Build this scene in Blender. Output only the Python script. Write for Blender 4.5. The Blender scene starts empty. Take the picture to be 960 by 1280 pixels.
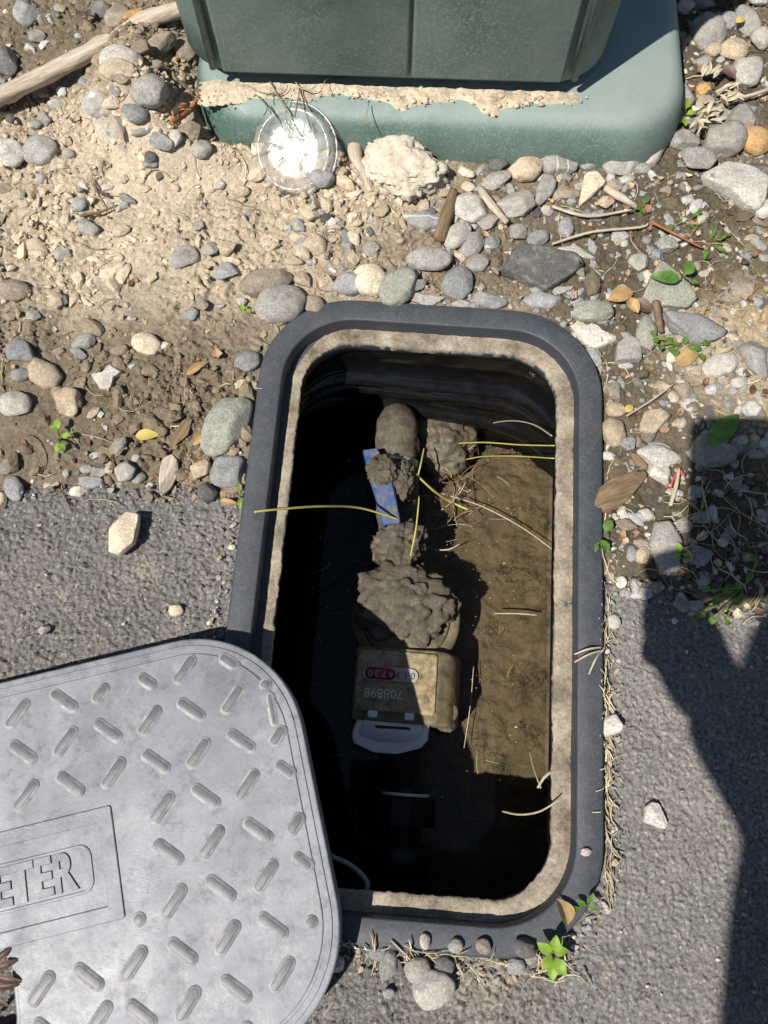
import bpy, bmesh, math, random
import numpy as np
from mathutils import Vector, Matrix, Euler

# ------------------------------------------------------------------ camera, sky, sun, exposure
scene = bpy.context.scene
COL = scene.collection
TH, CAMH, FPX = math.radians(17.0), 0.62, 1040.0          # tilt from straight down, height, focal length in photo pixels
cam_d = bpy.data.cameras.new('camera')
cam_d.sensor_fit = 'VERTICAL'; cam_d.sensor_height = 36.0; cam_d.lens = 36.0 * FPX / 1280.0
cam_d.clip_start = 0.005; cam_d.clip_end = 500.0
cam = bpy.data.objects.new('camera', cam_d); COL.objects.link(cam)
cam.location = (0, 0, CAMH); cam.rotation_euler = (TH, 0, 0)
scene.camera = cam

SUN_DIR = Vector((0.303, 0.257, -0.62)).normalized()      # the way the sunlight travels
world = bpy.data.worlds.new('World'); scene.world = world; world.use_nodes = True
wt = world.node_tree
for n in list(wt.nodes): wt.nodes.remove(n)
sky = wt.nodes.new('ShaderNodeTexSky'); sky.sky_type = 'NISHITA'; sky.sun_disc = False
sky.sun_elevation = math.asin(-SUN_DIR.z); sky.sun_rotation = math.atan2(-SUN_DIR.x, -SUN_DIR.y)
sky.air_density = 1.0; sky.dust_density = 0.6
bg = wt.nodes.new('ShaderNodeBackground'); bg.inputs['Strength'].default_value = 0.06
wo = wt.nodes.new('ShaderNodeOutputWorld')
wt.links.new(sky.outputs[0], bg.inputs['Color']); wt.links.new(bg.outputs[0], wo.inputs['Surface'])

sun_d = bpy.data.lights.new('sun', 'SUN'); sun_d.energy = 5.0; sun_d.angle = math.radians(0.53); sun_d.color = (1.0, 0.95, 0.87)
sun = bpy.data.objects.new('sun', sun_d); COL.objects.link(sun)
sun.rotation_euler = SUN_DIR.to_track_quat('-Z', 'Y').to_euler(); sun.location = (-2, -2, 4)

scene.view_settings.view_transform = 'Standard'; scene.view_settings.look = 'None'
scene.view_settings.exposure = 0.28; scene.view_settings.gamma = 1.0
scene.view_settings.use_curve_mapping = False

# ------------------------------------------------------------------ helpers
def G(px, py, z=0.0):
    """where the line of sight through a photo point meets the level z: a place on the ground"""
    a = (px - 480) / FPX; b = -(py - 640) / FPX
    dy = b * math.cos(TH) + math.sin(TH); dz = b * math.sin(TH) - math.cos(TH)
    s = (z - CAMH) / dz
    return Vector((a * s, dy * s, z))
def PXM(py, z=0.0):
    """metres per photo pixel near that row at level z"""
    b = -(py - 640) / FPX
    return (CAMH - z) / (math.cos(TH) - b * math.sin(TH)) / FPX

def tag(o, label=None, cat=None, group=None, kind=None):
    if label: o['label'] = label
    if cat: o['category'] = cat
    if group: o['group'] = group
    if kind: o['kind'] = kind
    return o
def thing(name, label, cat, loc=(0, 0, 0), rot=(0, 0, 0), group=None):
    o = bpy.data.objects.new(name, None); COL.objects.link(o)
    o.empty_display_size = 0.02; o.location = loc; o.rotation_euler = rot
    return tag(o, label, cat, group)
def mesh_data(name, verts, faces, smooth=True, tint=None):
    me = bpy.data.meshes.new(name)
    verts = np.asarray(verts, dtype=np.float32)
    if isinstance(faces, np.ndarray):
        k = faces.shape[1]; nf = faces.shape[0]
        me.vertices.add(len(verts)); me.vertices.foreach_set('co', verts.ravel())
        me.loops.add(nf * k); me.loops.foreach_set('vertex_index', faces.ravel().astype(np.int32))
        me.polygons.add(nf); me.polygons.foreach_set('loop_start', np.arange(0, nf * k, k, dtype=np.int32))
        try: me.polygons.foreach_set('loop_total', np.full(nf, k, dtype=np.int32))
        except Exception: pass
    else:
        me.from_pydata([tuple(map(float, v)) for v in verts], [], [tuple(map(int, f)) for f in faces])
    me.update(calc_edges=True); me.validate()
    me.polygons.foreach_set('use_smooth', np.full(len(me.polygons), smooth, dtype=bool))
    if tint is not None:
        at = me.color_attributes.new('tint', 'FLOAT_COLOR', 'POINT')
        c = np.ones((len(verts), 4), dtype=np.float32); c[:, :3] = tint
        at.data.foreach_set('color', c.ravel())
    return me
def obj(name, me, mat=None, parent=None, loc=(0, 0, 0), rot=(0, 0, 0)):
    o = bpy.data.objects.new(name, me); COL.objects.link(o)
    if mat is not None and not me.materials: me.materials.append(mat)
    o.parent = parent; o.location = loc; o.rotation_euler = rot
    return o
def flat_edges(o, ang=35):
    me = o.data
    bm = bmesh.new(); bm.from_mesh(me)
    for e in bm.edges:
        if len(e.link_faces) == 2 and e.calc_face_angle(0) > math.radians(ang): e.smooth = False
    bm.to_mesh(me); bm.free(); return o
def rrect(hx, hy, r, n=10):
    r = max(1e-4, min(r, hx - 1e-4, hy - 1e-4)); pts = []
    for cx, cy, a0 in ((hx - r, hy - r, 0), (-hx + r, hy - r, 90), (-hx + r, -hy + r, 180), (hx - r, -hy + r, 270)):
        for k in range(n + 1):
            a = math.radians(a0 + 90 * k / n); pts.append((cx + r * math.cos(a), cy + r * math.sin(a)))
    return pts
def loft(loops, cap0=False, cap1=False):
    """closed loops of equal length -> verts, faces"""
    n = len(loops[0]); V = [p for L in loops for p in L]; F = []
    for k in range(len(loops) - 1):
        for i in range(n):
            j = (i + 1) % n
            F.append((k * n + i, k * n + j, (k + 1) * n + j, (k + 1) * n + i))
    if cap0: F.append(tuple(range(n - 1, -1, -1)))
    if cap1: F.append(tuple(range((len(loops) - 1) * n, len(loops) * n)))
    return V, F
def rr_loft(prof, r_of=None, n=10, cap0=False, cap1=False):
    """prof: (hx, hy, r, z) per loop"""
    return loft([[(x, y, z) for x, y in rrect(hx, hy, r, n)] for hx, hy, r, z in prof], cap0, cap1)
def box_mesh(name, sx, sy, sz, bev=0.001, seg=2, z0=0.0):
    bm = bmesh.new(); bmesh.ops.create_cube(bm, size=1)
    for v in bm.verts: v.co = Vector((v.co.x * sx, v.co.y * sy, (v.co.z + .5) * sz + z0))
    if bev: bmesh.ops.bevel(bm, geom=bm.edges[:], offset=bev, segments=seg, affect='EDGES', profile=.5)
    me = bpy.data.meshes.new(name); bm.to_mesh(me); bm.free()
    for p in me.polygons: p.use_smooth = bool(bev)
    return me
def frames(P):
    P = [Vector(p) for p in P]; T = []
    for i in range(len(P)):
        t = P[min(i + 1, len(P) - 1)] - P[max(i - 1, 0)]
        T.append(t.normalized() if t.length > 1e-9 else Vector((0, 0, 1)))
    u = T[0].orthogonal().normalized(); out = []
    for t in T:
        u = (u - t * u.dot(t)); u = u.normalized() if u.length > 1e-6 else t.orthogonal().normalized()
        out.append((u, t.cross(u)))
    return P, out
def tube(P, R, n=8, flat=1.0):
    P, fr = frames(P)
    if not hasattr(R, '__len__'): R = [R] * len(P)
    loops = []
    for p, (u, v), r in zip(P, fr, R):
        loops.append([tuple(p + u * (r * math.cos(2 * math.pi * k / n)) + v * (r * flat * math.sin(2 * math.pi * k / n))) for k in range(n)])
    return loft(loops, True, True)
def spline(P, k=6):
    """Catmull-Rom through the points"""
    P = [Vector(p) for p in P]; Q = [P[0]] + P + [P[-1]]; out = []
    for i in range(1, len(Q) - 2):
        a, b, c, d = Q[i - 1], Q[i], Q[i + 1], Q[i + 2]
        for s in range(k):
            t = s / k
            out.append(.5 * ((2 * b) + (c - a) * t + (2 * a - 5 * b + 4 * c - d) * t * t + (3 * b - a - 3 * c + d) * t ** 3))
    out.append(P[-1]); return out
def lathe(prof, n=32):
    return loft([[(r * math.cos(2 * math.pi * k / n), r * math.sin(2 * math.pi * k / n), z) for k in range(n)] for r, z in prof], True, True)
class Join:
    def __init__(s): s.V = []; s.F = []; s.C = []
    def add(s, V, F, c=None):
        b = len(s.V); s.V += [tuple(v) for v in V]; s.F += [tuple(i + b for i in f) for f in F]
        if c is not None: s.C += [tuple(c)] * len(V)
    def mesh(s, name, smooth=True): return mesh_data(name, s.V, s.F, smooth, np.array(s.C) if s.C else None)

# noise in numpy -----------------------------------------------------------------
def _hash(ix, iy, iz, seed):
    h = (ix.astype(np.int64) * 374761393 + iy.astype(np.int64) * 668265263 + iz.astype(np.int64) * 2147483647 + seed * 1274126177) & 0xffffffff
    h = ((h ^ (h >> 13)) * 1274126177) & 0xffffffff
    h = ((h ^ (h >> 15)) * 2246822519) & 0xffffffff
    return ((h ^ (h >> 16)) & 0xffffff) / float(0xffffff)
def vnoise2(x, y, seed=0):
    ix = np.floor(x); iy = np.floor(y); fx = x - ix; fy = y - iy
    fx = fx * fx * fx * (fx * (fx * 6 - 15) + 10); fy = fy * fy * fy * (fy * (fy * 6 - 15) + 10); z = np.zeros_like(ix)
    a = _hash(ix, iy, z, seed); b = _hash(ix + 1, iy, z, seed); c = _hash(ix, iy + 1, z, seed); d = _hash(ix + 1, iy + 1, z, seed)
    return (a * (1 - fx) + b * fx) * (1 - fy) + (c * (1 - fx) + d * fx) * fy
def fbm2(x, y, octaves=4, seed=0, gain=.5):
    s = 0; a = 1; t = 0
    for k in range(octaves):
        s = s + a * vnoise2(x * 2 ** k + 17.3 * k, y * 2 ** k - 9.1 * k, seed + k); t += a; a *= gain
    return s / t
def vnoise3(p, seed=0):
    i = np.floor(p); f = p - i; f = f * f * (3 - 2 * f); r = 0
    for dx in (0, 1):
        for dy in (0, 1):
            for dz in (0, 1):
                w = (f[:, 0] if dx else 1 - f[:, 0]) * (f[:, 1] if dy else 1 - f[:, 1]) * (f[:, 2] if dz else 1 - f[:, 2])
                r = r + w * _hash(i[:, 0] + dx, i[:, 1] + dy, i[:, 2] + dz, seed)
    return r
def worley(x, y, seed=0):
    ix = np.floor(x); iy = np.floor(y)
    f1 = np.full(x.shape, 9.); f2 = np.full(x.shape, 9.); cid = np.zeros(x.shape); z = np.zeros_like(ix)
    for dx in (-1, 0, 1):
        for dy in (-1, 0, 1):
            cx = ix + dx; cy = iy + dy
            px = cx + _hash(cx, cy, z, seed); py = cy + _hash(cx, cy, z, seed + 7)
            d = np.hypot(px - x, py - y); h = _hash(cx, cy, z, seed + 13)
            new = d < f1
            f2 = np.where(new, f1, np.minimum(f2, d)); cid = np.where(new, h, cid); f1 = np.where(new, d, f1)
    return f1, f2, cid
def sstep(a, b, x):
    t = np.clip((x - a) / (b - a), 0, 1); return t * t * (3 - 2 * t)

# materials ----------------------------------------------------------------------
class NT:
    def __init__(s, name):
        s.m = bpy.data.materials.new(name); s.m.use_nodes = True; s.t = s.m.node_tree
        s.b = s.t.nodes['Principled BSDF']; s.out = s.t.nodes['Material Output']
    def n(s, typ, **kw):
        nd = s.t.nodes.new(typ)
        for k, v in kw.items():
            if k in nd.inputs: nd.inputs[k].default_value = v
            else: setattr(nd, k, v)
        return nd
    def l(s, a, b): s.t.links.new(a, b)
    def coords(s, stretch=(1, 1, 1), rnd=True):
        tc = s.n('ShaderNodeTexCoord'); mp = s.n('ShaderNodeMapping'); mp.inputs['Scale'].default_value = stretch
        s.l(tc.outputs['Object'], mp.inputs['Vector'])
        if rnd:
            oi = s.n('ShaderNodeObjectInfo'); mu = s.n('ShaderNodeMath', operation='MULTIPLY'); mu.inputs[1].default_value = 37.0
            s.l(oi.outputs['Random'], mu.inputs[0]); s.l(mu.outputs[0], mp.inputs['Location'])
        s.v = mp.outputs['Vector']; return s.v
    def noise(s, scale, detail=6, rough=.6, dist=0):
        nd = s.n('ShaderNodeTexNoise', Scale=scale, Detail=detail, Roughness=rough, Distortion=dist); s.l(s.v, nd.inputs['Vector']); return nd.outputs['Fac']
    def ramp(s, fac, stops):
        r = s.n('ShaderNodeValToRGB'); e = r.color_ramp.elements
        while len(e) < len(stops): e.new(.5)
        for el, (p, c) in zip(e, stops):
            el.position = p; el.color = (*c, 1) if hasattr(c, '__len__') else (c, c, c, 1)
        s.l(fac, r.inputs['Fac']); return r.outputs['Color']
    def mix(s, fac, a, b, mode='MIX'):
        m = s.n('ShaderNodeMix', data_type='RGBA', blend_type=mode)
        for k, v in ((0, fac), (6, a), (7, b)):
            sock = m.inputs[k]
            if hasattr(v, 'is_output'): s.l(v, sock)
            elif k == 0: sock.default_value = v
            else: sock.default_value = (*v, 1)
        return m.outputs[2]
    def bump(s, fac, strength=.4, dist=.001, prev=None):
        b = s.n('ShaderNodeBump', Strength=strength, Distance=dist); s.l(fac, b.inputs['Height'])
        if prev: s.l(prev, b.inputs['Normal'])
        return b.outputs['Normal']
    def done(s, color=None, rough=.8, spec=.3, normal=None, metal=0, **kw):
        b = s.b
        for k, v in (('Base Color', color), ('Roughness', rough), ('Specular IOR Level', spec), ('Metallic', metal)):
            if v is None: continue
            if hasattr(v, 'is_output'): s.l(v, b.inputs[k])
            else: b.inputs[k].default_value = (*v, 1) if hasattr(v, '__len__') else v
        for k, v in kw.items(): b.inputs[k.replace('_', ' ')].default_value = v
        if normal: s.l(normal, b.inputs['Normal'])
        return s.m

def m_simple(name, c0, c1, scale=60, rough=.7, spec=.3, bump=.3, bscale=400, stretch=(1, 1, 1), metal=0, dist=.001, rnd=True):
    t = NT(name); t.coords(stretch, rnd)
    col = t.ramp(t.noise(scale, 8, .65), [(.3, c0), (.7, c1)])
    return t.done(col, rough, spec, t.bump(t.noise(bscale, 6, .6), bump, dist), metal)

def m_tint(name, rough=.95, bump=.5, bscale=900, var=.25, dist=.0008, spec=.15):
    t = NT(name); t.coords(rnd=False)
    at = t.n('ShaderNodeVertexColor', layer_name='tint')
    v = t.ramp(t.noise(330, 8, .78), [(.28, 1 - 1.5 * var), (.5, 1.0), (.72, 1 + 1.5 * var)])
    col = t.mix(1.0, at.outputs['Color'], v, 'MULTIPLY')
    return t.done(col, rough, spec, t.bump(t.noise(bscale, 8, .7), bump, dist))
def m_stone(name='stone', veins=False):
    t = NT(name); t.coords()
    oi = t.n('ShaderNodeObjectInfo')
    a = t.ramp(t.noise(75, 10, .72, .8), [(.25, .60), (.5, 1.0), (.76, 1.40)])
    col = t.mix(1.0, oi.outputs['Color'], a, 'MULTIPLY')
    fine = t.ramp(t.noise(520, 5, .8), [(.30, .58), (.5, 1.0), (.70, 1.5)])
    col = t.mix(1.0, col, fine, 'MULTIPLY')
    dust = t.ramp(t.noise(42, 9, .75), [(.50, 0.0), (.70, .55)])      # dried silt clinging in patches
    col = t.mix(dust, col, (.44, .385, .30))
    lich = t.ramp(t.noise(140, 8, .8), [(.60, 0.0), (.68, .5)])       # pale mineral flecks
    col = t.mix(lich, col, (.60, .585, .55))
    if veins:
        w = t.n('ShaderNodeTexWave', Scale=26, Distortion=6, Detail=4); t.l(t.v, w.inputs['Vector'])
        col = t.mix(t.ramp(w.outputs['Fac'], [(.94, 0.0), (.99, .85)]), col, (.66, .65, .62))
    n = t.bump(t.noise(620, 7, .75), .7, .0010, t.bump(t.noise(150, 8, .7), .55, .003))
    return t.done(col, t.ramp(t.noise(200, 4, .6), [(.3, .6), (.7, .92)]), .35, n)
def m_wood(name, c0, c1):
    t = NT(name); t.coords((1, .08, 1))
    g = t.noise(330, 8, .7, .4)
    col = t.ramp(g, [(.28, c0), (.5, tuple((a + b) / 2 for a, b in zip(c0, c1))), (.68, c1)])
    return t.done(col, .85, .2, t.bump(g, .7, .002))
def m_plastic_dusty(name, base, dusty, rough=.45, amount=.5, up=True, spec=.5, scratch=True):
    t = NT(name); t.coords(rnd=False)
    sp = t.ramp(t.noise(650, 6, .85), [(.50, 0.0), (.72, amount * 1.3)])
    bl = t.ramp(t.noise(38, 9, .78), [(.38, 0.03), (.70, amount * 1.25)])
    fac = t.mix(.5, sp, bl, 'ADD') if True else sp
    if up:
        ge = t.n('ShaderNodeNewGeometry'); sx = t.n('ShaderNodeSeparateXYZ'); t.l(ge.outputs['Normal'], sx.inputs[0])
        upf = t.ramp(sx.outputs['Z'], [(.35, 0.12), (.95, 1.0)])
        fac = t.mix(1.0, fac, upf, 'MULTIPLY')
    col = t.mix(fac, base, dusty)
    n = t.bump(t.noise(900, 4, .6), .12, .0006, t.bump(t.noise(60, 5, .6), .15, .002))
    rr = t.ramp(t.noise(130, 6, .7), [(.3, max(.05, rough - .12)), (.7, min(1, rough + .22))])
    return t.done(col, rr, spec, n)

M = {}
M['soil'] = m_tint('soil', var=.3, bump=.9, bscale=480, dist=.0022)
M['crumb'] = m_tint('soil_crumb', var=.25)
t = NT('asphalt'); t.coords(rnd=False)
at = t.n('ShaderNodeVertexColor', layer_name='tint')
c = t.mix(1.0, at.outputs['Color'], t.ramp(t.noise(520, 6, .75), [(.28, .50), (.5, 1.0), (.72, 1.55)]), 'MULTIPLY')
vo = t.n('ShaderNodeTexVoronoi', Scale=360); t.l(t.v, vo.inputs['Vector'])
rr = t.n('ShaderNodeSeparateColor'); t.l(vo.outputs['Color'], rr.inputs[0])
c = t.mix(t.mix(1.0, t.ramp(rr.outputs[0], [(.80, 0.0), (.88, .75)]), t.ramp(vo.outputs['Distance'], [(.25, 1.0), (.55, 0.0)]), 'MULTIPLY'), c, (.42, .40, .37))   # bare stone chips
vd = t.n('ShaderNodeTexVoronoi', Scale=300, feature='SMOOTH_F1'); t.l(t.v, vd.inputs['Vector'])
n = t.bump(t.noise(1100, 6, .75), .8, .0010, t.bump(vd.outputs['Distance'], -.9, .0016) if False else t.bump(t.ramp(vd.outputs['Distance'], [(.0, 1.0), (.8, 0.0)]), .9, .0016))
M['asphalt'] = t.done(c, .85, .25, n)
M['stone'] = m_stone(); M['stone_veined'] = m_stone('veined_stone', True)
M['litter'] = m_tint('dry_litter', rough=.8, var=.2, bump=.2)
M['wood_grey'] = m_wood('weathered_wood', (.30, .24, .18), (.66, .58, .47))
M['wood_brown'] = m_wood('brown_bark', (.09, .06, .035), (.30, .21, .13))
M['rim'] = m_plastic_dusty('dark_plastic_rim', (.036, .041, .052), (.19, .19, .19), .5, .36, True, .5)
M['wall_plastic'] = m_simple('wet_black_plastic', (.004, .004, .0045), (.010, .010, .010), 80, .10, .45, .45, 110, rnd=False)
t = NT('caked_dirt'); t.coords(rnd=False)
c = t.ramp(t.noise(38, 9, .7), [(.28, (.085, .07, .052)), (.44, (.23, .192, .146)), (.60, (.37, .318, .25)), (.78, (.50, .44, .355))])
c = t.mix(1.0, c, t.ramp(t.noise(430, 7, .8), [(.3, .55), (.5, 1.0), (.7, 1.4)]), 'MULTIPLY')
M['ledge_dirt'] = t.done(c, .95, .1, t.bump(t.noise(520, 7, .7), .8, .001))
M['lid'] = None
t = NT('dried_mud'); t.coords()
c = t.ramp(t.noise(110, 9, .75), [(.28, (.066, .053, .038)), (.5, (.158, .13, .097)), (.72, (.30, .255, .195))])
c = t.mix(t.ramp(t.noise(35, 6, .7), [(.5, 0.0), (.68, .7)]), c, (.085, .068, .048))
M['mud'] = t.done(c, t.ramp(t.noise(60, 5, .6), [(.4, .45), (.6, .9)]), .35, t.bump(t.noise(700, 6, .8), .8, .0012, t.bump(t.noise(190, 8, .75), .9, .004)))
M['wet_mud'] = m_simple('wet_mud', (.065, .052, .036), (.15, .122, .086), 110, .5, .4, .8, 420)
M['silt'] = None
M['brass'] = m_simple('tarnished_brass', (.12, .092, .055), (.50, .40, .235), 130, .6, .4, .5, 350, metal=.1)
M['verdigris'] = m_simple('stained_brass', (.065, .055, .035), (.25, .205, .12), 90, .6, .4, .5, 300, metal=.15)
M['black_rubber'] = m_simple('black_fitting', (.008, .008, .008), (.02, .02, .02), 80, .5, .4, .2, 400)
M['white_plastic'] = m_simple('white_plastic', (.72, .72, .72), (.88, .88, .87), 60, .4, .5, .1, 400)
M['dull_white'] = m_simple('grimy_white', (.22, .20, .17), (.55, .53, .48), 130, .5, .4, .2, 400)
M['red_glass'] = m_simple('red_counter', (.20, .03, .05), (.36, .07, .10), 80, .15, .5, .05, 300)
t = NT('muddy_blue_sleeve'); t.coords()
ge = t.n('ShaderNodeNewGeometry'); sx = t.n('ShaderNodeSeparateXYZ'); t.l(ge.outputs['Normal'], sx.inputs[0])
mf = t.mix(1.0, t.ramp(t.noise(110, 8, .7), [(.42, 0.0), (.60, 1.0)]), t.ramp(sx.outputs['Z'], [(.6, .15), (.95, .9)]), 'MULTIPLY')
c = t.mix(mf, t.ramp(t.noise(80, 6, .6), [(.3, (.025, .075, .22)), (.7, (.05, .13, .33))]), t.ramp(t.noise(300, 6, .7), [(.3, (.10, .085, .068)), (.7, (.24, .21, .17))]))
M['blue_lever'] = t.done(c, .55, .4, t.bump(t.noise(420, 6, .7), .5, .001))
M['ink'] = m_simple('dark_print', (.02, .02, .02), (.05, .05, .05), 80, .5, .3, .1)
M['engraved'] = m_simple('pale_engraving', (.62, .57, .45), (.80, .75, .64), 90, .6, .3, .1)
M['steel'] = m_simple('dull_steel', (.45, .45, .44), (.68, .68, .66), 90, .35, .5, .2, 400, metal=.6)
M['phone'] = m_simple('black_phone', (.01, .01, .012), (.02, .02, .02), 30, .15, .5, .02)

t = NT('grey_lid_plastic'); t.coords(rnd=False)
c = t.ramp(t.noise(14, 9, .68), [(.32, (.125, .131, .153)), (.68, (.262, .269, .302))])
c = t.mix(t.ramp(t.noise(75, 9, .8), [(.50, 0.0), (.68, .8)]), c, (.075, .078, .09))
c = t.mix(t.ramp(t.noise(210, 8, .8), [(.62, 0.0), (.70, .5)]), c, (.075, .077, .09))
c = t.mix(t.ramp(t.noise(30, 9, .8), [(.54, 0.0), (.72, .7)]), c, (.37, .355, .325))
t.coords((1, .05, 1), rnd=False)
c = t.mix(t.ramp(t.noise(150, 5, .7), [(.64, 0.0), (.72, .4)]), c, (.10, .10, .115))
t.coords((.05, 1, 1), rnd=False)
c = t.mix(t.ramp(t.noise(170, 5, .7), [(.66, 0.0), (.74, .4)]), c, (.38, .38, .39))
t.coords(rnd=False)
M['lid'] = t.done(c, t.ramp(t.noise(45, 6, .7), [(.3, .34), (.7, .60)]), .5, t.bump(t.noise(480, 7, .7), .22, .0008))
t = NT('grey_lid_stud'); t.coords()
c = t.ramp(t.noise(160, 8, .6), [(.3, (.075, .078, .09)), (.7, (.135, .139, .155))])
M['lid_worn'] = m_simple('worn_pale_edge', (.16, .16, .165), (.44, .43, .415), 120, .6, .4, .2, 500)
M['lid_stud'] = t.done(c, .45, .5, t.bump(t.noise(900, 5, .6), .15, .0006))

t = NT('silt_bed'); t.coords(rnd=False)
c = t.ramp(t.noise(40, 8, .65), [(.3, (.14, .110, .076)), (.7, (.265, .214, .152))])
nz = t.noise(60, 7, .72, 1.2)
cr = t.mix(1.0, t.ramp(nz, [(.47, 0.0), (.495, 1.0), (.505, 1.0), (.53, 0.0)]), t.ramp(t.noise(22, 5, .6), [(.48, 0.0), (.58, .9)]), 'MULTIPLY')
c = t.mix(cr, c, (.035, .028, .020))
c = t.mix(t.ramp(t.noise(320, 6, .8), [(.60, 0.0), (.70, .7)]), c, (.05, .04, .03))
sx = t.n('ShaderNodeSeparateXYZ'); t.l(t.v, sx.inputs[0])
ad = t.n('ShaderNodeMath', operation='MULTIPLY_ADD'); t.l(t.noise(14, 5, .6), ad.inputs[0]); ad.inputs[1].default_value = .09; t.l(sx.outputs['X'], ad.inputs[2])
c = t.mix(t.ramp(ad.outputs[0], [(.035, 1.0), (.060, 0.0)]), c, (.012, .011, .010))      # pit shadow painted into the silt colour: near-black on the left side
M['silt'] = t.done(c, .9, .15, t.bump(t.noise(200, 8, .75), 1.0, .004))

t = NT('green_cabinet'); t.coords(rnd=False)
fl = t.ramp(t.noise(430, 6, .85), [(.51, 0.0), (.62, .95)])
ar = t.ramp(t.noise(9, 6, .7), [(.36, .10), (.58, 1.0)])
c = t.mix(t.mix(1.0, fl, ar, 'MULTIPLY'), (.036, .088, .070), (.30, .36, .325))
c = t.mix(t.ramp(t.noise(7, 7, .7), [(.34, 0.08), (.62, .75)]), c, (.175, .228, .205))
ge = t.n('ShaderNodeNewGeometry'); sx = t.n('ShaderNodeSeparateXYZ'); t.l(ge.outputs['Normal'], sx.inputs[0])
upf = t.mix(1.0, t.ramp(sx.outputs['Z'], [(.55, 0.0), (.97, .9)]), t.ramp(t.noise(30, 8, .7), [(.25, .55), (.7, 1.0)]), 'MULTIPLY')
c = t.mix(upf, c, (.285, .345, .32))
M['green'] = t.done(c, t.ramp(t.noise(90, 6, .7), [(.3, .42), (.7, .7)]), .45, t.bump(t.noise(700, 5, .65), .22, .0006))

t = NT('water_surface')      # clear still water: it lets light through and mirrors by Fresnel
t.t.nodes.remove(t.b); t.coords(rnd=False)
tr = t.n('ShaderNodeBsdfTransparent'); tr.inputs[0].default_value = (.80, .78, .70, 1)
gl = t.n('ShaderNodeBsdfGlossy'); gl.inputs['Roughness'].default_value = .02
fr = t.n('ShaderNodeFresnel'); fr.inputs['IOR'].default_value = 1.33
nb = t.bump(t.noise(30, 3, .5), .06, .002)
t.l(nb, gl.inputs['Normal']); t.l(nb, fr.inputs['Normal'])
mx = t.n('ShaderNodeMixShader'); t.l(fr.outputs[0], mx.inputs[0]); t.l(tr.outputs[0], mx.inputs[1]); t.l(gl.outputs[0], mx.inputs[2]); t.l(mx.outputs[0], t.out.inputs['Surface'])
M['water'] = t.m

t = NT('clear_plastic'); t.t.nodes.remove(t.b); t.coords(rnd=False)
tr = t.n('ShaderNodeBsdfTransparent'); tr.inputs[0].default_value = (.93, .93, .92, 1)
gl = t.n('ShaderNodeBsdfGlossy'); gl.inputs['Roughness'].default_value = .22
df = t.n('ShaderNodeBsdfDiffuse'); df.inputs['Color'].default_value = (.80, .78, .74, 1)
nb = t.bump(t.noise(90, 5, .6), .35, .002); t.l(nb, gl.inputs['Normal'])
fr = t.n('ShaderNodeFresnel'); fr.inputs['IOR'].default_value = 1.5; t.l(nb, fr.inputs['Normal'])
haze = t.ramp(t.noise(70, 7, .7), [(.35, .06), (.7, .36)])
m1 = t.n('ShaderNodeMixShader'); t.l(haze, m1.inputs[0]); t.l(tr.outputs[0], m1.inputs[1]); t.l(df.outputs[0], m1.inputs[2])
m2 = t.n('ShaderNodeMixShader'); t.l(fr.outputs[0], m2.inputs[0]); t.l(m1.outputs[0], m2.inputs[1]); t.l(gl.outputs[0], m2.inputs[2]); t.l(m2.outputs[0], t.out.inputs['Surface'])
M['clear'] = t.m

def m_leaf(name, c0, c1, trans=.35):
    t = NT(name); t.coords()
    col = t.ramp(t.noise(160, 6, .6), [(.3, c0), (.7, c1)])
    t.done(col, .5, .4, t.bump(t.noise(500, 4, .6), .2, .0006))
    tl = t.n('ShaderNodeBsdfTranslucent'); t.l(col, tl.inputs['Color'])
    mx = t.n('ShaderNodeMixShader'); mx.inputs[0].default_value = trans
    t.l(t.b.outputs[0], mx.inputs[1]); t.l(tl.outputs[0], mx.inputs[2]); t.l(mx.outputs[0], t.out.inputs['Surface'])
    return t.m
M['leaf_bright'] = m_leaf('bright_leaf', (.16, .30, .03), (.34, .52, .07))
M['leaf_green'] = m_leaf('green_leaf', (.07, .16, .025), (.17, .30, .06))
M['leaf_dry'] = m_leaf('dry_leaf', (.35, .22, .09), (.60, .42, .20), .2)
M['leaf_yellow'] = m_leaf('yellow_leaf', (.55, .42, .10), (.72, .58, .18), .25)
M['leaf_dark'] = m_leaf('withered_leaf', (.06, .035, .03), (.17, .10, .08), .1)
M['stem'] = m_simple('green_stem', (.12, .17, .04), (.24, .28, .09), 80, .6)
M['straw'] = m_leaf('yellow_straw', (.52, .46, .10), (.68, .62, .20), .2)
M['straw_pale'] = m_leaf('pale_straw', (.45, .39, .26), (.66, .60, .45), .2)
M['fern'] = m_simple('orange_brown_frond', (.22, .08, .03), (.45, .18, .07), 200, .8)
M['cable'] = m_simple('grey_cable', (.40, .40, .40), (.55, .55, .54), 80, .5)

# ------------------------------------------------------------------ the layout of the place
YAW = math.radians(-4.2)                       # the pit's long axis
BU = Vector((math.cos(YAW), math.sin(YAW), 0)); BV = Vector((-math.sin(YAW), math.cos(YAW), 0))
BC = BU * 0.0154 + BV * 0.1265                 # centre of the meter box
BHX, BHY, BR = 0.1386, 0.2425, 0.074           # outer half sizes and corner radius
RIM_Z = 0.010
def in_rr(x, y, hx, hy, r, c=BC):
    """signed distance to the rounded rectangle of the box"""
    dx = x - c.x; dy = y - c.y
    u = np.abs(dx * BU.x + dy * BU.y) - (hx - r); v = np.abs(dx * BV.x + dy * BV.y) - (hy - r)
    return np.hypot(np.maximum(u, 0), np.maximum(v, 0)) + np.minimum(np.maximum(u, v), 0) - r

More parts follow.
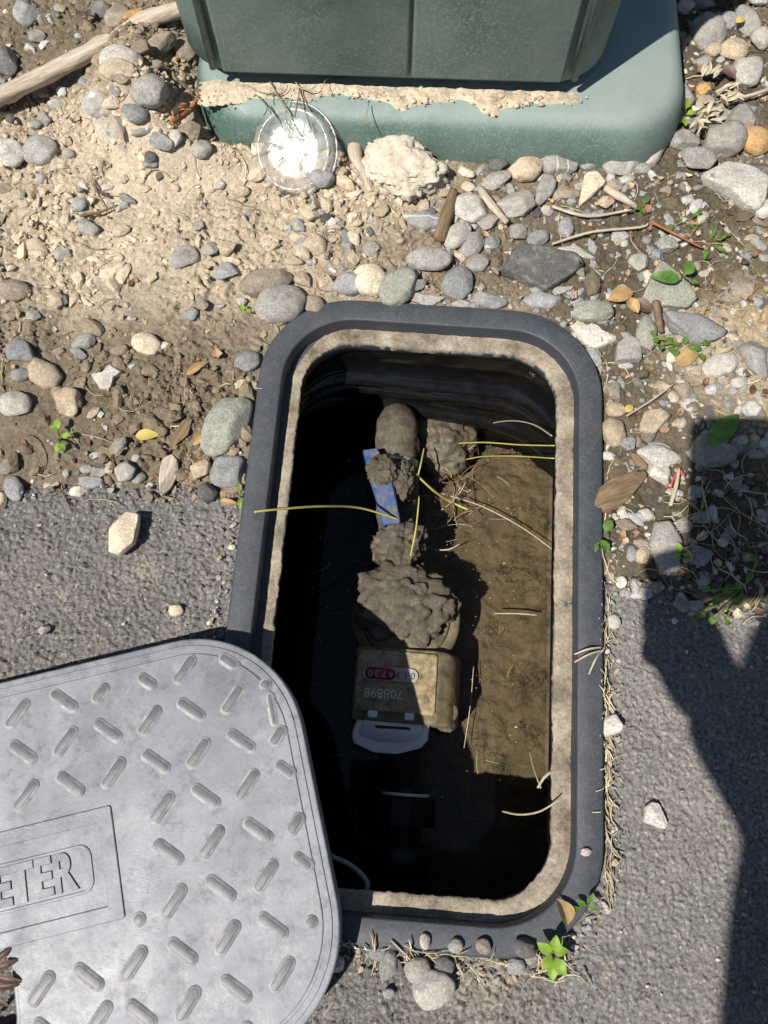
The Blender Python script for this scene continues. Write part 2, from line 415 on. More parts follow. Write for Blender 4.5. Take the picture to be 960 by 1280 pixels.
EDGE_X = [-30, -.30, -.24, -.2, -.15, -.10, .15, .19, .22, .25, .30, 30]
EDGE_Y = [G(0, 628).y, G(0, 628).y, G(75, 622).y, G(150, 622).y, G(220, 622).y, G(295, 612).y, G(757, 742).y, G(800, 738).y, G(840, 752).y, G(880, 772).y, G(955, 775).y, G(955, 775).y]
def edge(x): return np.interp(x, EDGE_X, EDGE_Y)
def asphalt_h(x, y):
    wx = x + .004 * (fbm2(x * 90, y * 90, 2, 2) - .5); wy = y + .004 * (fbm2(x * 90, y * 90, 2, 12) - .5)
    f1, f2, cid = worley(wx * 185, wy * 185, 3); g1, g2, gid = worley(wx * 400, wy * 400, 9)
    e = sstep(.0, .30, f2 - f1); e2 = sstep(.0, .35, g2 - g1)
    right = sstep(.08, .13, x)
    keep = sstep(.32, .60, fbm2(x * 48, y * 48, 3, 21) + .3 * (cid - .5))
    big = e * (.35 + .65 * cid) * np.sqrt(np.clip(1 - (f1 / 1.1) ** 2, 0, 1))
    amp = (.0046 - .0018 * right)
    h = amp * .8 * big * (.55 + .45 * keep) + (.0021 - .0004 * right) * e2 * (.4 + .6 * gid) + .0030 * (fbm2(x * 30, y * 30, 3, 5) - .5) + .004 * (fbm2(x * 5, y * 5, 2, 8) - .5)
    # shallow curved tears in the smoother side
    tear = np.abs(fbm2(x * 70 + 3, y * 45, 3, 77) - .5); h = h - .0022 * right * (1 - sstep(.0, .022, tear)) * sstep(.45, .6, fbm2(x * 25, y * 25, 2, 79))
    return h - .0030, cid, gid
def soil_h(x, y):
    s = y - edge(x) + .016 * (fbm2(x * 40, y * 40, 3, 31) - .5)
    f1, f2, cid = worley(x * 85 + 1.5 * fbm2(x * 60, y * 60, 2, 4), y * 85 + 1.5 * fbm2(x * 60, y * 60, 2, 6), 41)
    g1, g2, gid = worley(x * 210, y * 210, 47)
    rough = sstep(.35, .65, fbm2(x * 14, y * 14, 3, 51))
    h = .012 * (fbm2(x * 7, y * 7, 3, 61) - .45) + .0045 * (fbm2(x * 45, y * 45, 4, 71) - .5)
    k1, k2, kid = worley(x * 430, y * 430, 53)
    h = h + (.0060 * sstep(0, .22, f2 - f1) * cid ** 1.6 + .0036 * sstep(0, .3, g2 - g1) * gid ** 1.4 + .0019 * sstep(0, .3, k2 - k1) * kid) * (.30 + .70 * rough) - .003
    # dirt heaped over the cabinet's left base corner and against its front
    h = h + .046 * np.exp(-(((x + .222) / .045) ** 2 + ((y - .60) / .065) ** 2))
    h = h + .022 * np.exp(-(((x + .15) / .075) ** 2 + ((y - .508) / .020) ** 2))
    h = h + .040 * np.exp(-(((x + .205) / .036) ** 2 + ((y - .545) / .030) ** 2))
    # pulled down to the paving and to the rim
    k = sstep(-.004, .02, s); h = h * (.25 + .75 * k) + (-.020) * (1 - k) + .0035 * k
    d = in_rr(x, y, BHX, BHY, BR); kr = sstep(.0, .03, d)
    return np.where(d < .03, np.minimum(h, .004 + .01 * kr), h)
_gx = np.arange(-.5, .5, .0015); _gy = np.arange(-.26, .80, .0015); _GX, _GY = np.meshgrid(_gx, _gy)
_GS = soil_h(_GX, _GY); _GZ = np.maximum(_GS, np.where(_GY < edge(_GX) + .010, asphalt_h(_GX, _GY)[0] + .0012, -1))
def zground(x, y):
    i = min(max(int((y + .26) / .0015), 0), len(_gy) - 1); j = min(max(int((x + .5) / .0015), 0), len(_gx) - 1); return float(_GZ[i, j])
def zarr(x, y):
    i = np.clip(((y + .26) / .0015).astype(int), 0, len(_gy) - 1); j = np.clip(((x + .5) / .0015).astype(int), 0, len(_gx) - 1); return _GZ[i, j], _GS[i, j]

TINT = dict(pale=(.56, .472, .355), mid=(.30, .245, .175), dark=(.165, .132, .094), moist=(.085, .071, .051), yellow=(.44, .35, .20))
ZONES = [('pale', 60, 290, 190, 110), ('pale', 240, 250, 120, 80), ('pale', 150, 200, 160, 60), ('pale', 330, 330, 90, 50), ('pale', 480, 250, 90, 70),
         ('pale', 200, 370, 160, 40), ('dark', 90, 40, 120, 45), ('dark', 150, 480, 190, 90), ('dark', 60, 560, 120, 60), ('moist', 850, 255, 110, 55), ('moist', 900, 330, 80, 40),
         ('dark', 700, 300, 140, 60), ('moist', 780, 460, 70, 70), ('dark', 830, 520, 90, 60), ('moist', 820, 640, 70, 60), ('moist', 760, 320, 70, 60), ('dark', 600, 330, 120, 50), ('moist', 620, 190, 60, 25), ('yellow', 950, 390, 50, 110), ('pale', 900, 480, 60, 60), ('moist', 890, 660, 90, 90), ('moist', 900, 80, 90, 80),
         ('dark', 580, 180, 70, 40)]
def soil_tint(x, y):
    c = np.zeros(x.shape + (3,)); wsum = np.full(x.shape, .35)
    c += np.array(TINT['mid']) * .35
    wx = x + .05 * (fbm2(x * 12, y * 12, 3, 81) - .5); wy = y + .05 * (fbm2(x * 12, y * 12, 3, 83) - .5)
    for nm, px, py, rx, ry in ZONES:
        p = G(px, py); s = PXM(py)
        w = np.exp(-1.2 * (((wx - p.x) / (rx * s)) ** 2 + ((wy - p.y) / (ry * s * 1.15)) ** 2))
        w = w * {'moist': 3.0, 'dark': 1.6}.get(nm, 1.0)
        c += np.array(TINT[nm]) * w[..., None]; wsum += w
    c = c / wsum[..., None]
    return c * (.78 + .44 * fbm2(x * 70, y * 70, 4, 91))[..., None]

def axis(lo, hi, step, far=30.0):
    core = np.arange(lo, hi, step); out = []; d = step; v = 0
    while v < far:
        d = min(d * 1.22, .014) if v < .55 else d * 1.35; v += d; out.append(v)
    out = np.array(out)
    return np.concatenate([(core[0] - out)[::-1], core, core[-1] + out])
def sheet(name, xs, ys, hf, keep, tf, mat):
    X, Y = np.meshgrid(xs, ys); Z = hf(X, Y); k = keep(X, Y)
    nx = len(xs); idx = np.arange(X.size).reshape(X.shape)
    q = np.stack([idx[:-1, :-1], idx[:-1, 1:], idx[1:, 1:], idx[1:, :-1]], -1).reshape(-1, 4)
    q = q[k.ravel()[q].all(1)]
    T = tf(X, Y).reshape(-1, 3); V = np.stack([X, Y, Z], -1).reshape(-1, 3)
    used = np.unique(q); remap = np.full(len(V), -1); remap[used] = np.arange(len(used))
    o = obj(name, mesh_data(name, V[used], remap[q], True, T[used]), mat)
    return tag(o, kind='structure')

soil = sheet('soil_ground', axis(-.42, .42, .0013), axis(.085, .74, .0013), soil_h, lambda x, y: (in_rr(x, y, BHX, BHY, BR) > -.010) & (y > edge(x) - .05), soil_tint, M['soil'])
def asphalt_tint(x, y):
    h, cid, gid = asphalt_h(x, y)
    g = .130 + .045 * cid + .06 * gid + .025 * sstep(.08, .13, x) + .025 * (fbm2(x * 9, y * 9, 3, 101) - .5)
    c = g[..., None] * np.array((1.0, .945, .905))
    dust = sstep(.5, .75, fbm2(x * 22, y * 22, 4, 103)) * .10
    for px, py, r in ((178, 712, 16), (75, 742, 9), (45, 735, 6), (215, 800, 12), (10, 850, 10), (370, 1260, 25), (760, 1220, 8), (600, 1225, 60)):
        p = G(px, py); s = PXM(py)
        dust = dust + .6 * np.exp(-((x - p.x) ** 2 + (y - p.y) ** 2) / (r * s) ** 2) * (.4 + .6 * gid)
    dust = np.clip(dust, 0, .8)[..., None]
    return c * (1 - dust) + np.array((.42, .36, .28)) * dust
asphalt = sheet('asphalt_path', axis(-.32, .32, .00105), axis(-.185, .232, .00105), lambda x, y: asphalt_h(x, y)[0] - .006 * sstep(0, .025, y - edge(x)),
                lambda x, y: (in_rr(x, y, BHX, BHY, BR) > -.008) & (y < edge(x) + .022 + .01 * (fbm2(x * 60, y * 60, 2, 5) - .5)), asphalt_tint, M['asphalt'])

# ------------------------------------------------------------------ the meter box
box = thing('meter_box', 'dark grey plastic meter box sunk in the ground, open, with dirt-caked ledge', 'meter box', (BC.x, BC.y, 0), (0, 0, YAW))
W1, W2 = .0192, .0138
def ring_prof(p, n=14):    # p: (offset inward, z)
    return rr_loft([(BHX - o, BHY - o, BR - o * .9, z) for o, z in p], n=n)
V, F = ring_prof([(.004, -.06), (0, -.05), (0, RIM_Z - .0026), (.0006, RIM_Z - .0010), (.0018, RIM_Z - .0004), (W1 * .5, RIM_Z), (W1 - .0014, RIM_Z - .0002), (W1 - .0004, RIM_Z - .0006), (W1, RIM_Z - .0018), (W1 + .001, RIM_Z - .016)])
obj('rim', mesh_data('rim', V, F), M['rim'], box)
V, F = ring_prof([(W1 + .0008, RIM_Z - .0155), (W1 + W2 - .001, RIM_Z - .0165), (W1 + W2, RIM_Z - .018), (W1 + W2 - .001, RIM_Z - .030), (W1 + W2 - .004, RIM_Z - .031)])
obj('ledge', mesh_data('ledge', V, F), M['rim'], box)
wp = []
for k in range(60):                               # walls flare outward with depth and carry ribs
    z = -.0205 - .21 * k / 59
    rib = .010 * math.exp(-((z + .072) / .0042) ** 2) + .009 * math.exp(-((z + .098) / .004) ** 2) + .004 * math.exp(-((z + .150) / .004) ** 2)
    wp.append((W1 + W2 - .003 + .29 * (z + .02) - (.006 if z < -.11 else 0) + rib, z))
V, F = ring_prof(wp, 16)
V = np.array(V); k = sstep(.12, .21, V[:, 1]) * np.clip((-V[:, 2] - .02) / .17, 0, 1)      # the far end steps inward with depth
V[:, 1] -= k * .052 * (1 + .25 * V[:, 0] / .1) + .006 * k * np.sin(V[:, 2] * 150)
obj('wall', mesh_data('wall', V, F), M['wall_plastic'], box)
# caked dirt on the ledge: a lumpy layer of its own
rng = np.random.default_rng(4)
n_arc = 900; loops = []
def rr_at(off, n=48):
    P = rrect(BHX - off, BHY - off, BR - off * .9, n); out = []
    for i in range(len(P)):
        a = P[i]; b = P[(i + 1) % len(P)]; L = math.dist(a, b); m = max(1, int(L / .0022))
        for k in range(m): out.append((a[0] + (b[0] - a[0]) * k / m, a[1] + (b[1] - a[1]) * k / m))
    return np.array(out)
mid = rr_at(W1 + W2 * .5)
tang = np.roll(mid, -1, 0) - np.roll(mid, 1, 0); tang /= np.linalg.norm(tang, axis=1)[:, None]; inn = np.stack([-tang[:, 1], tang[:, 0]], 1)
inn *= np.sign(np.sum(inn * -mid, 1))[:, None] if False else 1
if np.mean(np.sum(inn * mid, 1)) > 0: inn = -inn
thick = -.0003 + .0036 * fbm2(mid[:, 0] * 45, mid[:, 1] * 45, 4, 7)
left = sstep(.07, .11, -mid[:, 0]); thick = thick * (1 - .35 * left)
for f, dz in ((-.62, -.3), (-.56, .65), (-.35, 1), (-.1, 1), (.15, 1), (.36, .95), (.50, .55), (.55, -.6), (.50, -3.0)):
    jit = 1 + .06 * (vnoise2(mid[:, 0] * 420 + 9 * f, mid[:, 1] * 420, 3) - .5)
    fe = f * (1 - .42 * left) + .22 * left
    p = mid + inn * (W2 * fe * jit + (.0022 * (fbm2(mid[:, 0] * 40, mid[:, 1] * 40, 2, 8) - .5) + .0020 * (fbm2(mid[:, 0] * 330, mid[:, 1] * 330, 3, 18) - .5)) * (1 if f > .4 else .5 if f < -.4 else 0))[:, None]
    z = RIM_Z - .016 + thick * dz +   .0010 * (vnoise2(p[:, 0] * 260, p[:, 1] * 260, 5) - .5) + .0010 * (vnoise2(p[:, 0] * 600, p[:, 1] * 600, 6) - .5)
    if f < -.6: z = z + .004 * sstep(.3, .6, fbm2(mid[:, 0] * 25, mid[:, 1] * 25, 3, 12)) * (1 - left)
    loops.append([(a, b, c) for (a, b), c in zip(p, z)])
V, F = loft(loops)
obj('caked_dirt', mesh_data('caked_dirt', V, F), M['ledge_dirt'], box)

# silt bed and water inside the box
WATER_Z = -.172
xs = np.linspace(-.155, .155, 190); ys = np.linspace(-.26, .26, 300); X, Y = np.meshgrid(xs, ys)
Z = -.196 + .010 * sstep(.0, .11, X) + .016 * (fbm2(X * 22, Y * 22, 5, 201) - .5) + .007 * (fbm2(X * 110, Y * 110, 4, 203) - .5)
Z -= .012 * sstep(-.02, -.06, X) + .008 * sstep(-.08, -.18, Y) + .006 * sstep(.15, .22, Y)
idx = np.arange(X.size).reshape(X.shape); q = np.stack([idx[:-1, :-1], idx[:-1, 1:], idx[1:, 1:], idx[1:, :-1]], -1).reshape(-1, 4)
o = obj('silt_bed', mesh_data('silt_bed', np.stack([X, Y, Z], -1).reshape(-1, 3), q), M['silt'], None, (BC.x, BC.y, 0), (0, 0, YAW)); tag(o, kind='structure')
V, F = loft([[(x, y, 0) for x, y in rrect(BHX - .008, BHY - .008, BR - .01, 12)]], False, True)
o = obj('water', mesh_data('water', V, F, False), M['water'], None, (BC.x, BC.y, WATER_Z), (0, 0, YAW)); tag(o, kind='structure')

# ------------------------------------------------------------------ the lid
LA = math.radians(13.3)
lid_top = .034
lid = thing('access_cover', 'grey plastic cover with raised tread bars reading WATER METER, lying across the box edge', 'cover',
            (-.276, -.083, .0), (math.radians(-.3), math.radians(-1.6), LA))
LHX, LHY, LR, LT = .2395, .1315, .076, .020
LTOP = .0315
hole = [(x + .000, y - .062) for x, y in rrect(.0325, .026, .012, 5)]
def curve_plate(name, outlines, depth, bevel, mat, parent, z):
    cu = bpy.data.curves.new(name, 'CURVE'); cu.dimensions = '2D'; cu.fill_mode = 'BOTH'
    for P in outlines:
        s = cu.splines.new('POLY'); s.points.add(len(P) - 1)
        for pt, (x, y) in zip(s.points, P): pt.co = (x, y, 0, 1)
        s.use_cyclic_u = True
    cu.extrude = max(depth / 2 - bevel, .0001); cu.bevel_depth = bevel; cu.bevel_resolution = 2
    tmp = bpy.data.objects.new(name + '_src', cu); COL.objects.link(tmp)
    me = bpy.data.meshes.new_from_object(tmp.evaluated_get(bpy.context.evaluated_depsgraph_get()))
    bpy.data.objects.remove(tmp); bpy.data.curves.remove(cu)
    for v in me.vertices: v.co.z += z - depth / 2
    me.materials.clear()
    o = obj(name, me, mat, parent); o.data.polygons.foreach_set('use_smooth', np.full(len(me.polygons), True)); flat_edges(o, 50)
    return o
inset = .0
curve_plate('plate', [rrect(LHX, LHY, LR, 18), hole], LT, .0012, M['lid'], lid, LTOP)
hole2 = [(x * 1.06, (y + .062) * 1.06 - .062) for x, y in hole]
curve_plate('raised_panel', [rrect(LHX - .0098, LHY - .0098, LR - .009, 18), hole2], .004, .0007, M['lid'], lid, LTOP + .0009)
PT = LTOP + .0009
curve_plate('border_groove_bead', [rrect(LHX - .0038, LHY - .0038, LR - .0035, 18), rrect(LHX - .0070, LHY - .0070, LR - .0065, 18)], .002, .0005, M['lid'], lid, LTOP + .0008)
curve_plate('name_border', [rrect(.106, .0345, .0012, 2), rrect(.0975, .0262, .0012, 2)], .004, .0006, M['lid'], lid, PT + .0012)
curve_plate('name_outline', [rrect(.0895, .0148, .0075, 6), rrect(.0882, .0135, .0065, 6)], .003, .0004, M['lid'], lid, PT + .0008)
def text_mesh(name, s, size, extrude, bevel=0):
    cu = bpy.data.curves.new(name, 'FONT'); cu.body = s; cu.size = size; cu.align_x = 'CENTER'; cu.align_y = 'CENTER'; cu.extrude = extrude; cu.bevel_depth = bevel
    cu.space_character = 1.0; cu.offset = .0007 if extrude > .0003 else 0
    tmp = bpy.data.objects.new(name + '_src', cu); COL.objects.link(tmp)
    me = bpy.data.meshes.new_from_object(tmp.evaluated_get(bpy.context.evaluated_depsgraph_get()))
    bpy.data.objects.remove(tmp); bpy.data.curves.remove(cu); me.materials.clear(); return me
me = text_mesh('lettering', 'WATER METER', .0325, .0005, .0005)
xsx = [v.co.x for v in me.vertices]; sc = .166 / (max(xsx) - min(xsx))
for v in me.vertices: v.co.x *= sc
obj('lettering', me, M['lid'], lid, (-.003, -.0003, PT + .0002))
bpy.context.view_layer.update()
def to_lid(px, py):
    mi = lid.matrix_world.inverted(); o0 = mi @ Vector((0, 0, CAMH)); p1 = mi @ G(px, py, 0)
    d = p1 - o0; s = (PT - o0.z) / d.z; return o0 + d * s
def stud_mesh(L, w, h=.0016):
    V, F = rr_loft([(L / 2 + .0017, w / 2 + .0017, w / 2 + .0017, -.0003), (L / 2 + .0009, w / 2 + .0009, w / 2 + .0009, h * .3), (L / 2 + .0002, w / 2 + .0002, w / 2 + .0002, h * .7), (L / 2 - .0004, w / 2 - .0004, w / 2 - .0004, h * .92), (L / 2 - .0011, w / 2 - .0011, w / 2 - .0011, h)], n=4, cap1=True)
    me = mesh_data('tread_bar', V, F); me.materials.append(M['lid_stud']); me.materials.append(M['lid_worn'])
    for p_ in me.polygons: p_.material_index = 0 if len(p_.vertices) > 4 or max(me.vertices[i].co.z for i in p_.vertices) > h * .95 else 1
    return me
SM = {'l': stud_mesh(.0212, .0062), 's': stud_mesh(.0138, .0062), 'd': stud_mesh(.0070, .0068), 't': stud_mesh(.021, .0035, .0009)}
A_, B_ = math.radians(58 - 13.3), math.radians(-33 - 13.3)
STUDS = [(22, 892, 'A', 'l'), (80, 876, 'B', 'l'), (126, 867, 'A', 's'), (184, 852, 'B', 's'), (231, 837, 'A', 'l'), (286, 827, 'B', 's'), (291, 874, 'A', 'l'), (239, 887, 'B', 'l'),
         (187, 901, 'A', 'l'), (135, 913, 'B', 'l'), (82, 927, 'A', 'l'), (29, 940, 'B', 'l'), (301, 926, 'B', 'l'), (248, 941, 'A', 'l'), (195, 952, 'B', 'l'), (142, 966, 'A', 'l'),
         (33, 994, 'A', 'l'), (88, 980, 'B', 'l'), (309, 981, 'A', 'l'), (257, 995, 'B', 'l'), (203, 1009, 'A', 'l'), (323, 1038, 'B', 'l'), (265, 1052, 'A', 'l'), (211, 1065, 'B', 'l'),
         (276, 1110, 'B', 'l'), (218, 1126, 'A', 'l'), (285, 1172, 'A', 'l'), (228, 1189, 'B', 'l'), (168, 1204, 'A', 'l'), (295, 1236, 'B', 'l'), (235, 1255, 'A', 'l'), (177, 1267, 'B', 'l'),
         (124, 1274, 'A', 'l'), (111, 1221, 'B', 'l'), (52, 1236, 'A', 'l'), (347, 920, 'A', 's'), (356, 962, 'B', 's'), (369, 1030, 'A', 's'), (378, 1077, 'B', 's'), (332, 1095, 'A', 'l'),
         (341, 1157, 'B', 'l'), (353, 1218, 'A', 'l'), (332, 856, 'A', 'd'), (174, 1149, 'A', 'd'), (389, 1153, 'A', 'd'), (340, 887, 'T', 't'), (60, 1290, 'B', 'l'), (-22, 905, 'B', 'l'), (-20, 1010, 'B', 'l'), (-24, 955, 'A', 'l'), (-30, 1250, 'B', 'l'),
         (300, 1300, 'A', 'l'), (240, 1320, 'B', 'l'), (180, 1330, 'A', 'l')]
for px, py, a, s in STUDS:
    p = to_lid(px, py)
    obj('tread_bar', SM[s], M['lid_stud'], lid, (p.x, p.y, PT), (0, 0, {'A': A_, 'B': B_, 'T': math.radians(-78 - 13)}[a]))
for gx in range(-6, 0):                            # the part of the lid outside the picture
    for gy in range(-3, 4):
        x, y = gx * .034 - .02, gy * .034
        if abs(y) < .05 and x > -.125: continue
        if math.hypot(max(0, abs(x) - (LHX - LR)), max(0, abs(y) - (LHY - LR))) > LR - .02: continue
        if x > -.06 and True: continue
        obj('tread_bar', SM['l'], M['lid_stud'], lid, (x, y, PT), (0, 0, A_ if (gx + gy) % 2 else B_))

# ------------------------------------------------------------------ green service cabinet
cab_rot = math.radians(-2.3)
cab = thing('service_cabinet', 'dusty dark green plastic service cabinet on a wide rounded plinth behind the pit', 'cabinet', (.0125, .670, 0), (0, 0, cab_rot))
PHX, PHY, PCX = .218, .156, .040
V, F = rr_loft([(PHX, PHY, .06, -.03), (PHX - .001, PHY - .001, .06, .012), (PHX - .004, PHY - .005, .06, .030), (PHX - .007, PHY - .009, .058, .038), (PHX - .013, PHY - .015, .055, .0435), (PHX - .021, PHY - .023, .05, .0455), (PHX - .10, PHY - .09, .03, .047)], n=12, cap1=True)
obj('plinth', mesh_data('plinth', V, F), M['green'], cab, (PCX, .0, 0))
HX, HY = .180, .119
V, F = rr_loft([(HX - .012, HY - .012, .040, .040), (HX - .012, HY - .012, .040, .070)], n=10)
obj('inner_foot', mesh_data('inner_foot', V, F), M['green'], cab)
V, F = rr_loft([(HX - .014, HY - .014, .04, .0585), (HX - .004, HY - .004, .050, .0575), (HX, HY, .052, .061), (HX + .001, HY + .001, .052, .10), (HX + .003, HY + .003, .052, .25), (HX + .004, HY + .004, .05, .44)], n=12)
obj('housing', mesh_data('housing', V, F), M['green'], cab)
V, F = rr_loft([(HX + .008, HY + .008, .052, .432), (HX + .012, HY + .012, .055, .436), (HX + .011, HY + .011, .055, .47), (HX - .01, HY - .01, .045, .49), (HX - .08, HY - .06, .03, .495)], n=12, cap1=True)
obj('cap', mesh_data('cap', V, F), M['green'], cab)
for x0, x1 in ((-.142, .0130), (.0150, .140)):     # two door leaves, proud of the shell
    bm = bmesh.new(); bmesh.ops.create_cube(bm, size=1)
    for v in bm.verts:
        z = .064 if v.co.z < 0 else .425
        v.co = Vector((x0 if v.co.x < 0 else x1, (-HY - .0045 - .004 * (z - .06) / .36) if v.co.y < 0 else -HY + .01, z))
    bmesh.ops.bevel(bm, geom=bm.edges[:], offset=.0028, segments=3, affect='EDGES', profile=.5)
    me = bpy.data.meshes.new('door_leaf'); bm.to_mesh(me); bm.free()
    me.polygons.foreach_set('use_smooth', np.full(len(me.polygons), True))
    obj('door_leaf', me, M['green'], cab)
for sx in (-1, 1):                                  # corner ribs
    P = [(sx * (HX - .030), -HY - .001, .066), (sx * (HX - .028), -HY - .003, .25), (sx * (HX - .028), -HY - .004, .42)]
    V, F = tube(P, [.003, .003, .003], 8); obj('rib', mesh_data('rib', V, F), M['green'], cab)

# ------------------------------------------------------------------ stone-like shapes
_ico = {}
def ico(sub):
    if sub not in _ico:
        bm = bmesh.new(); bmesh.ops.create_icosphere(bm, subdivisions=sub, radius=1)
        _ico[sub] = (np.array([v.co[:] for v in bm.verts]), np.array([[v.index for v in f.verts] for f in bm.faces])); bm.free()
    return _ico[sub]
def lump(seed, w, d, h, kind='r', poly=None, sub=4, noise=.0, nscale=3.0):
    """a stone: r = water-worn, a = broken angular, m = crumbly mud"""
    V, F = ico(sub); r0 = np.random.default_rng(seed); D = V.copy()
    off = r0.random(3) * 50
    if kind == 'a':
        K = 13; N = r0.normal(size=(K, 3)); N[:, 2] *= .8; N[0] = (0.12 * r0.normal(), .12 * r0.normal(), 1); N /= np.linalg.norm(N, axis=1)[:, None]
        dk = r0.uniform(.56, .96, K); dk[0] = .8
        q = np.clip(D @ N.T, 1e-3, None); rad = (dk[None, :] / q)
        rad = np.minimum(-np.log(np.sum(np.exp(-46 * rad), 1)) / 46, 1.08)
        rad = rad * (1 + .10 * (vnoise3(D * 2.2 + off, seed) - .5) + .05 * (vnoise3(D * 6 + off, seed) - .5))
    elif kind == 'm':
        rad = 1 + .35 * (vnoise3(D * 1.6 + off, seed) - .5) + .50 * np.abs(vnoise3(D * 2.6 + off, seed) - .5) + .20 * (vnoise3(D * 6 + off, seed) - .5) - .22 * np.clip(.5 - 4 * np.abs(vnoise3(D * 3.1 + off, seed + 9) - .5), 0, 1) + .14 * (vnoise3(D * 16 + off, seed) - .5) + .08 * (vnoise3(D * 34 + off, seed) - .5)
    else:
        rad = 1 + .26 * (vnoise3(D * 1.1 + off, seed) - .5) + .11 * (vnoise3(D * 3 + off, seed) - .5) + .035 * (vnoise3(D * 9 + off, seed) - .5)
        N = r0.normal(size=(7, 3)); N /= np.linalg.norm(N, axis=1)[:, None]; cutp = r0.uniform(.74, 1.05, 7)[None] / np.clip(D @ N.T, 1e-3, None)
        rad = np.minimum(rad, -np.log(np.sum(np.exp(-22 * np.minimum(cutp, 3)), 1)) / 22)
    if noise: rad = rad * (1 + noise * (vnoise3(D * nscale + off, seed + 1) - .5) + noise * .5 * (vnoise3(D * nscale * 2.3 + off, seed + 2) - .5))
    if poly is None:
        P = D * rad[:, None]
        P[:, :2] /= np.abs(P[:, :2]).max(0); P[:, 2] /= np.abs(P[:, 2]).max()
    else:      # a slab with a given outline, broken flat on top
        pa = np.array(poly, float); ang = np.arctan2(D[:, 1], D[:, 0]) + .05 * (vnoise3(D * 4 + off, seed) - .5); rp = np.zeros(len(ang)); ca, sa = np.cos(ang), np.sin(ang)
        for i in range(len(pa)):
            a = pa[i]; b = pa[(i + 1) % len(pa)]; e = b - a
            den = ca * e[1] - sa * e[0]; den = np.where(np.abs(den) < 1e-9, 1e-9, den)
            t = (a[0] * e[1] - a[1] * e[0]) / den; u = np.where(abs(e[0]) > abs(e[1]), (t * ca - a[0]) / (e[0] + 1e-12), (t * sa - a[1]) / (e[1] + 1e-12))
            rp = np.where((t > 0) & (u >= -.001) & (u <= 1.001), np.maximum(rp, t), rp)
        rp = np.where(rp < .05, .5, rp); pw = 3.2 if kind == 'a' else 2.2
        z = np.sign(D[:, 2]) * np.abs(D[:, 2]) ** .8; rr = np.clip(1 - np.abs(z) ** pw, 0, 1) ** (1 / pw)
        hz = np.hypot(D[:, 0], D[:, 1]); rr = rr * (1 + .06 * (vnoise3(D * 5 + off, seed) - .5))
        P = np.stack([ca * rp * rr, sa * rp * rr, z], 1)
        if kind == 'a':
            for k in range(5):
                g = r0.normal(0, .35, 2); P[:, 2] = np.minimum(P[:, 2], r0.uniform(.62, .95) + P[:, 0] * g[0] + P[:, 1] * g[1])
        if kind == 'm': P = P * (1 + .22 * (vnoise3(D * 5 + off, seed + 5) - .5) + .20 * (vnoise3(D * 11 + off, seed + 6) - .5) + .14 * (vnoise3(D * 22 + off, seed + 7) - .5))[:, None]
        P[:, 2] += .08 * (vnoise3(D * 4 + off, seed + 3) - .5) + .05 * (vnoise3(D * 11 + off, seed + 4) - .5)
    return P * np.array([w / 2, d / 2, h / 2]), F

CN = dict(g='grey', p='pale grey', b='blue-grey', d='dark grey', t='tan', c='cream', o='ochre', k='brown-grey', w='whitish', n='greenish grey')
CC = dict(g=(.295, .287, .274), p=(.44, .428, .405), b=(.262, .272, .282), d=(.115, .115, .118), t=(.40, .335, .25), c=(.58, .51, .40), o=(.46, .28, .11), k=(.25, .215, .175), w=(.60, .57, .54), n=(.31, .325, .285))
GROUP = 'loose stones around the meter pit'
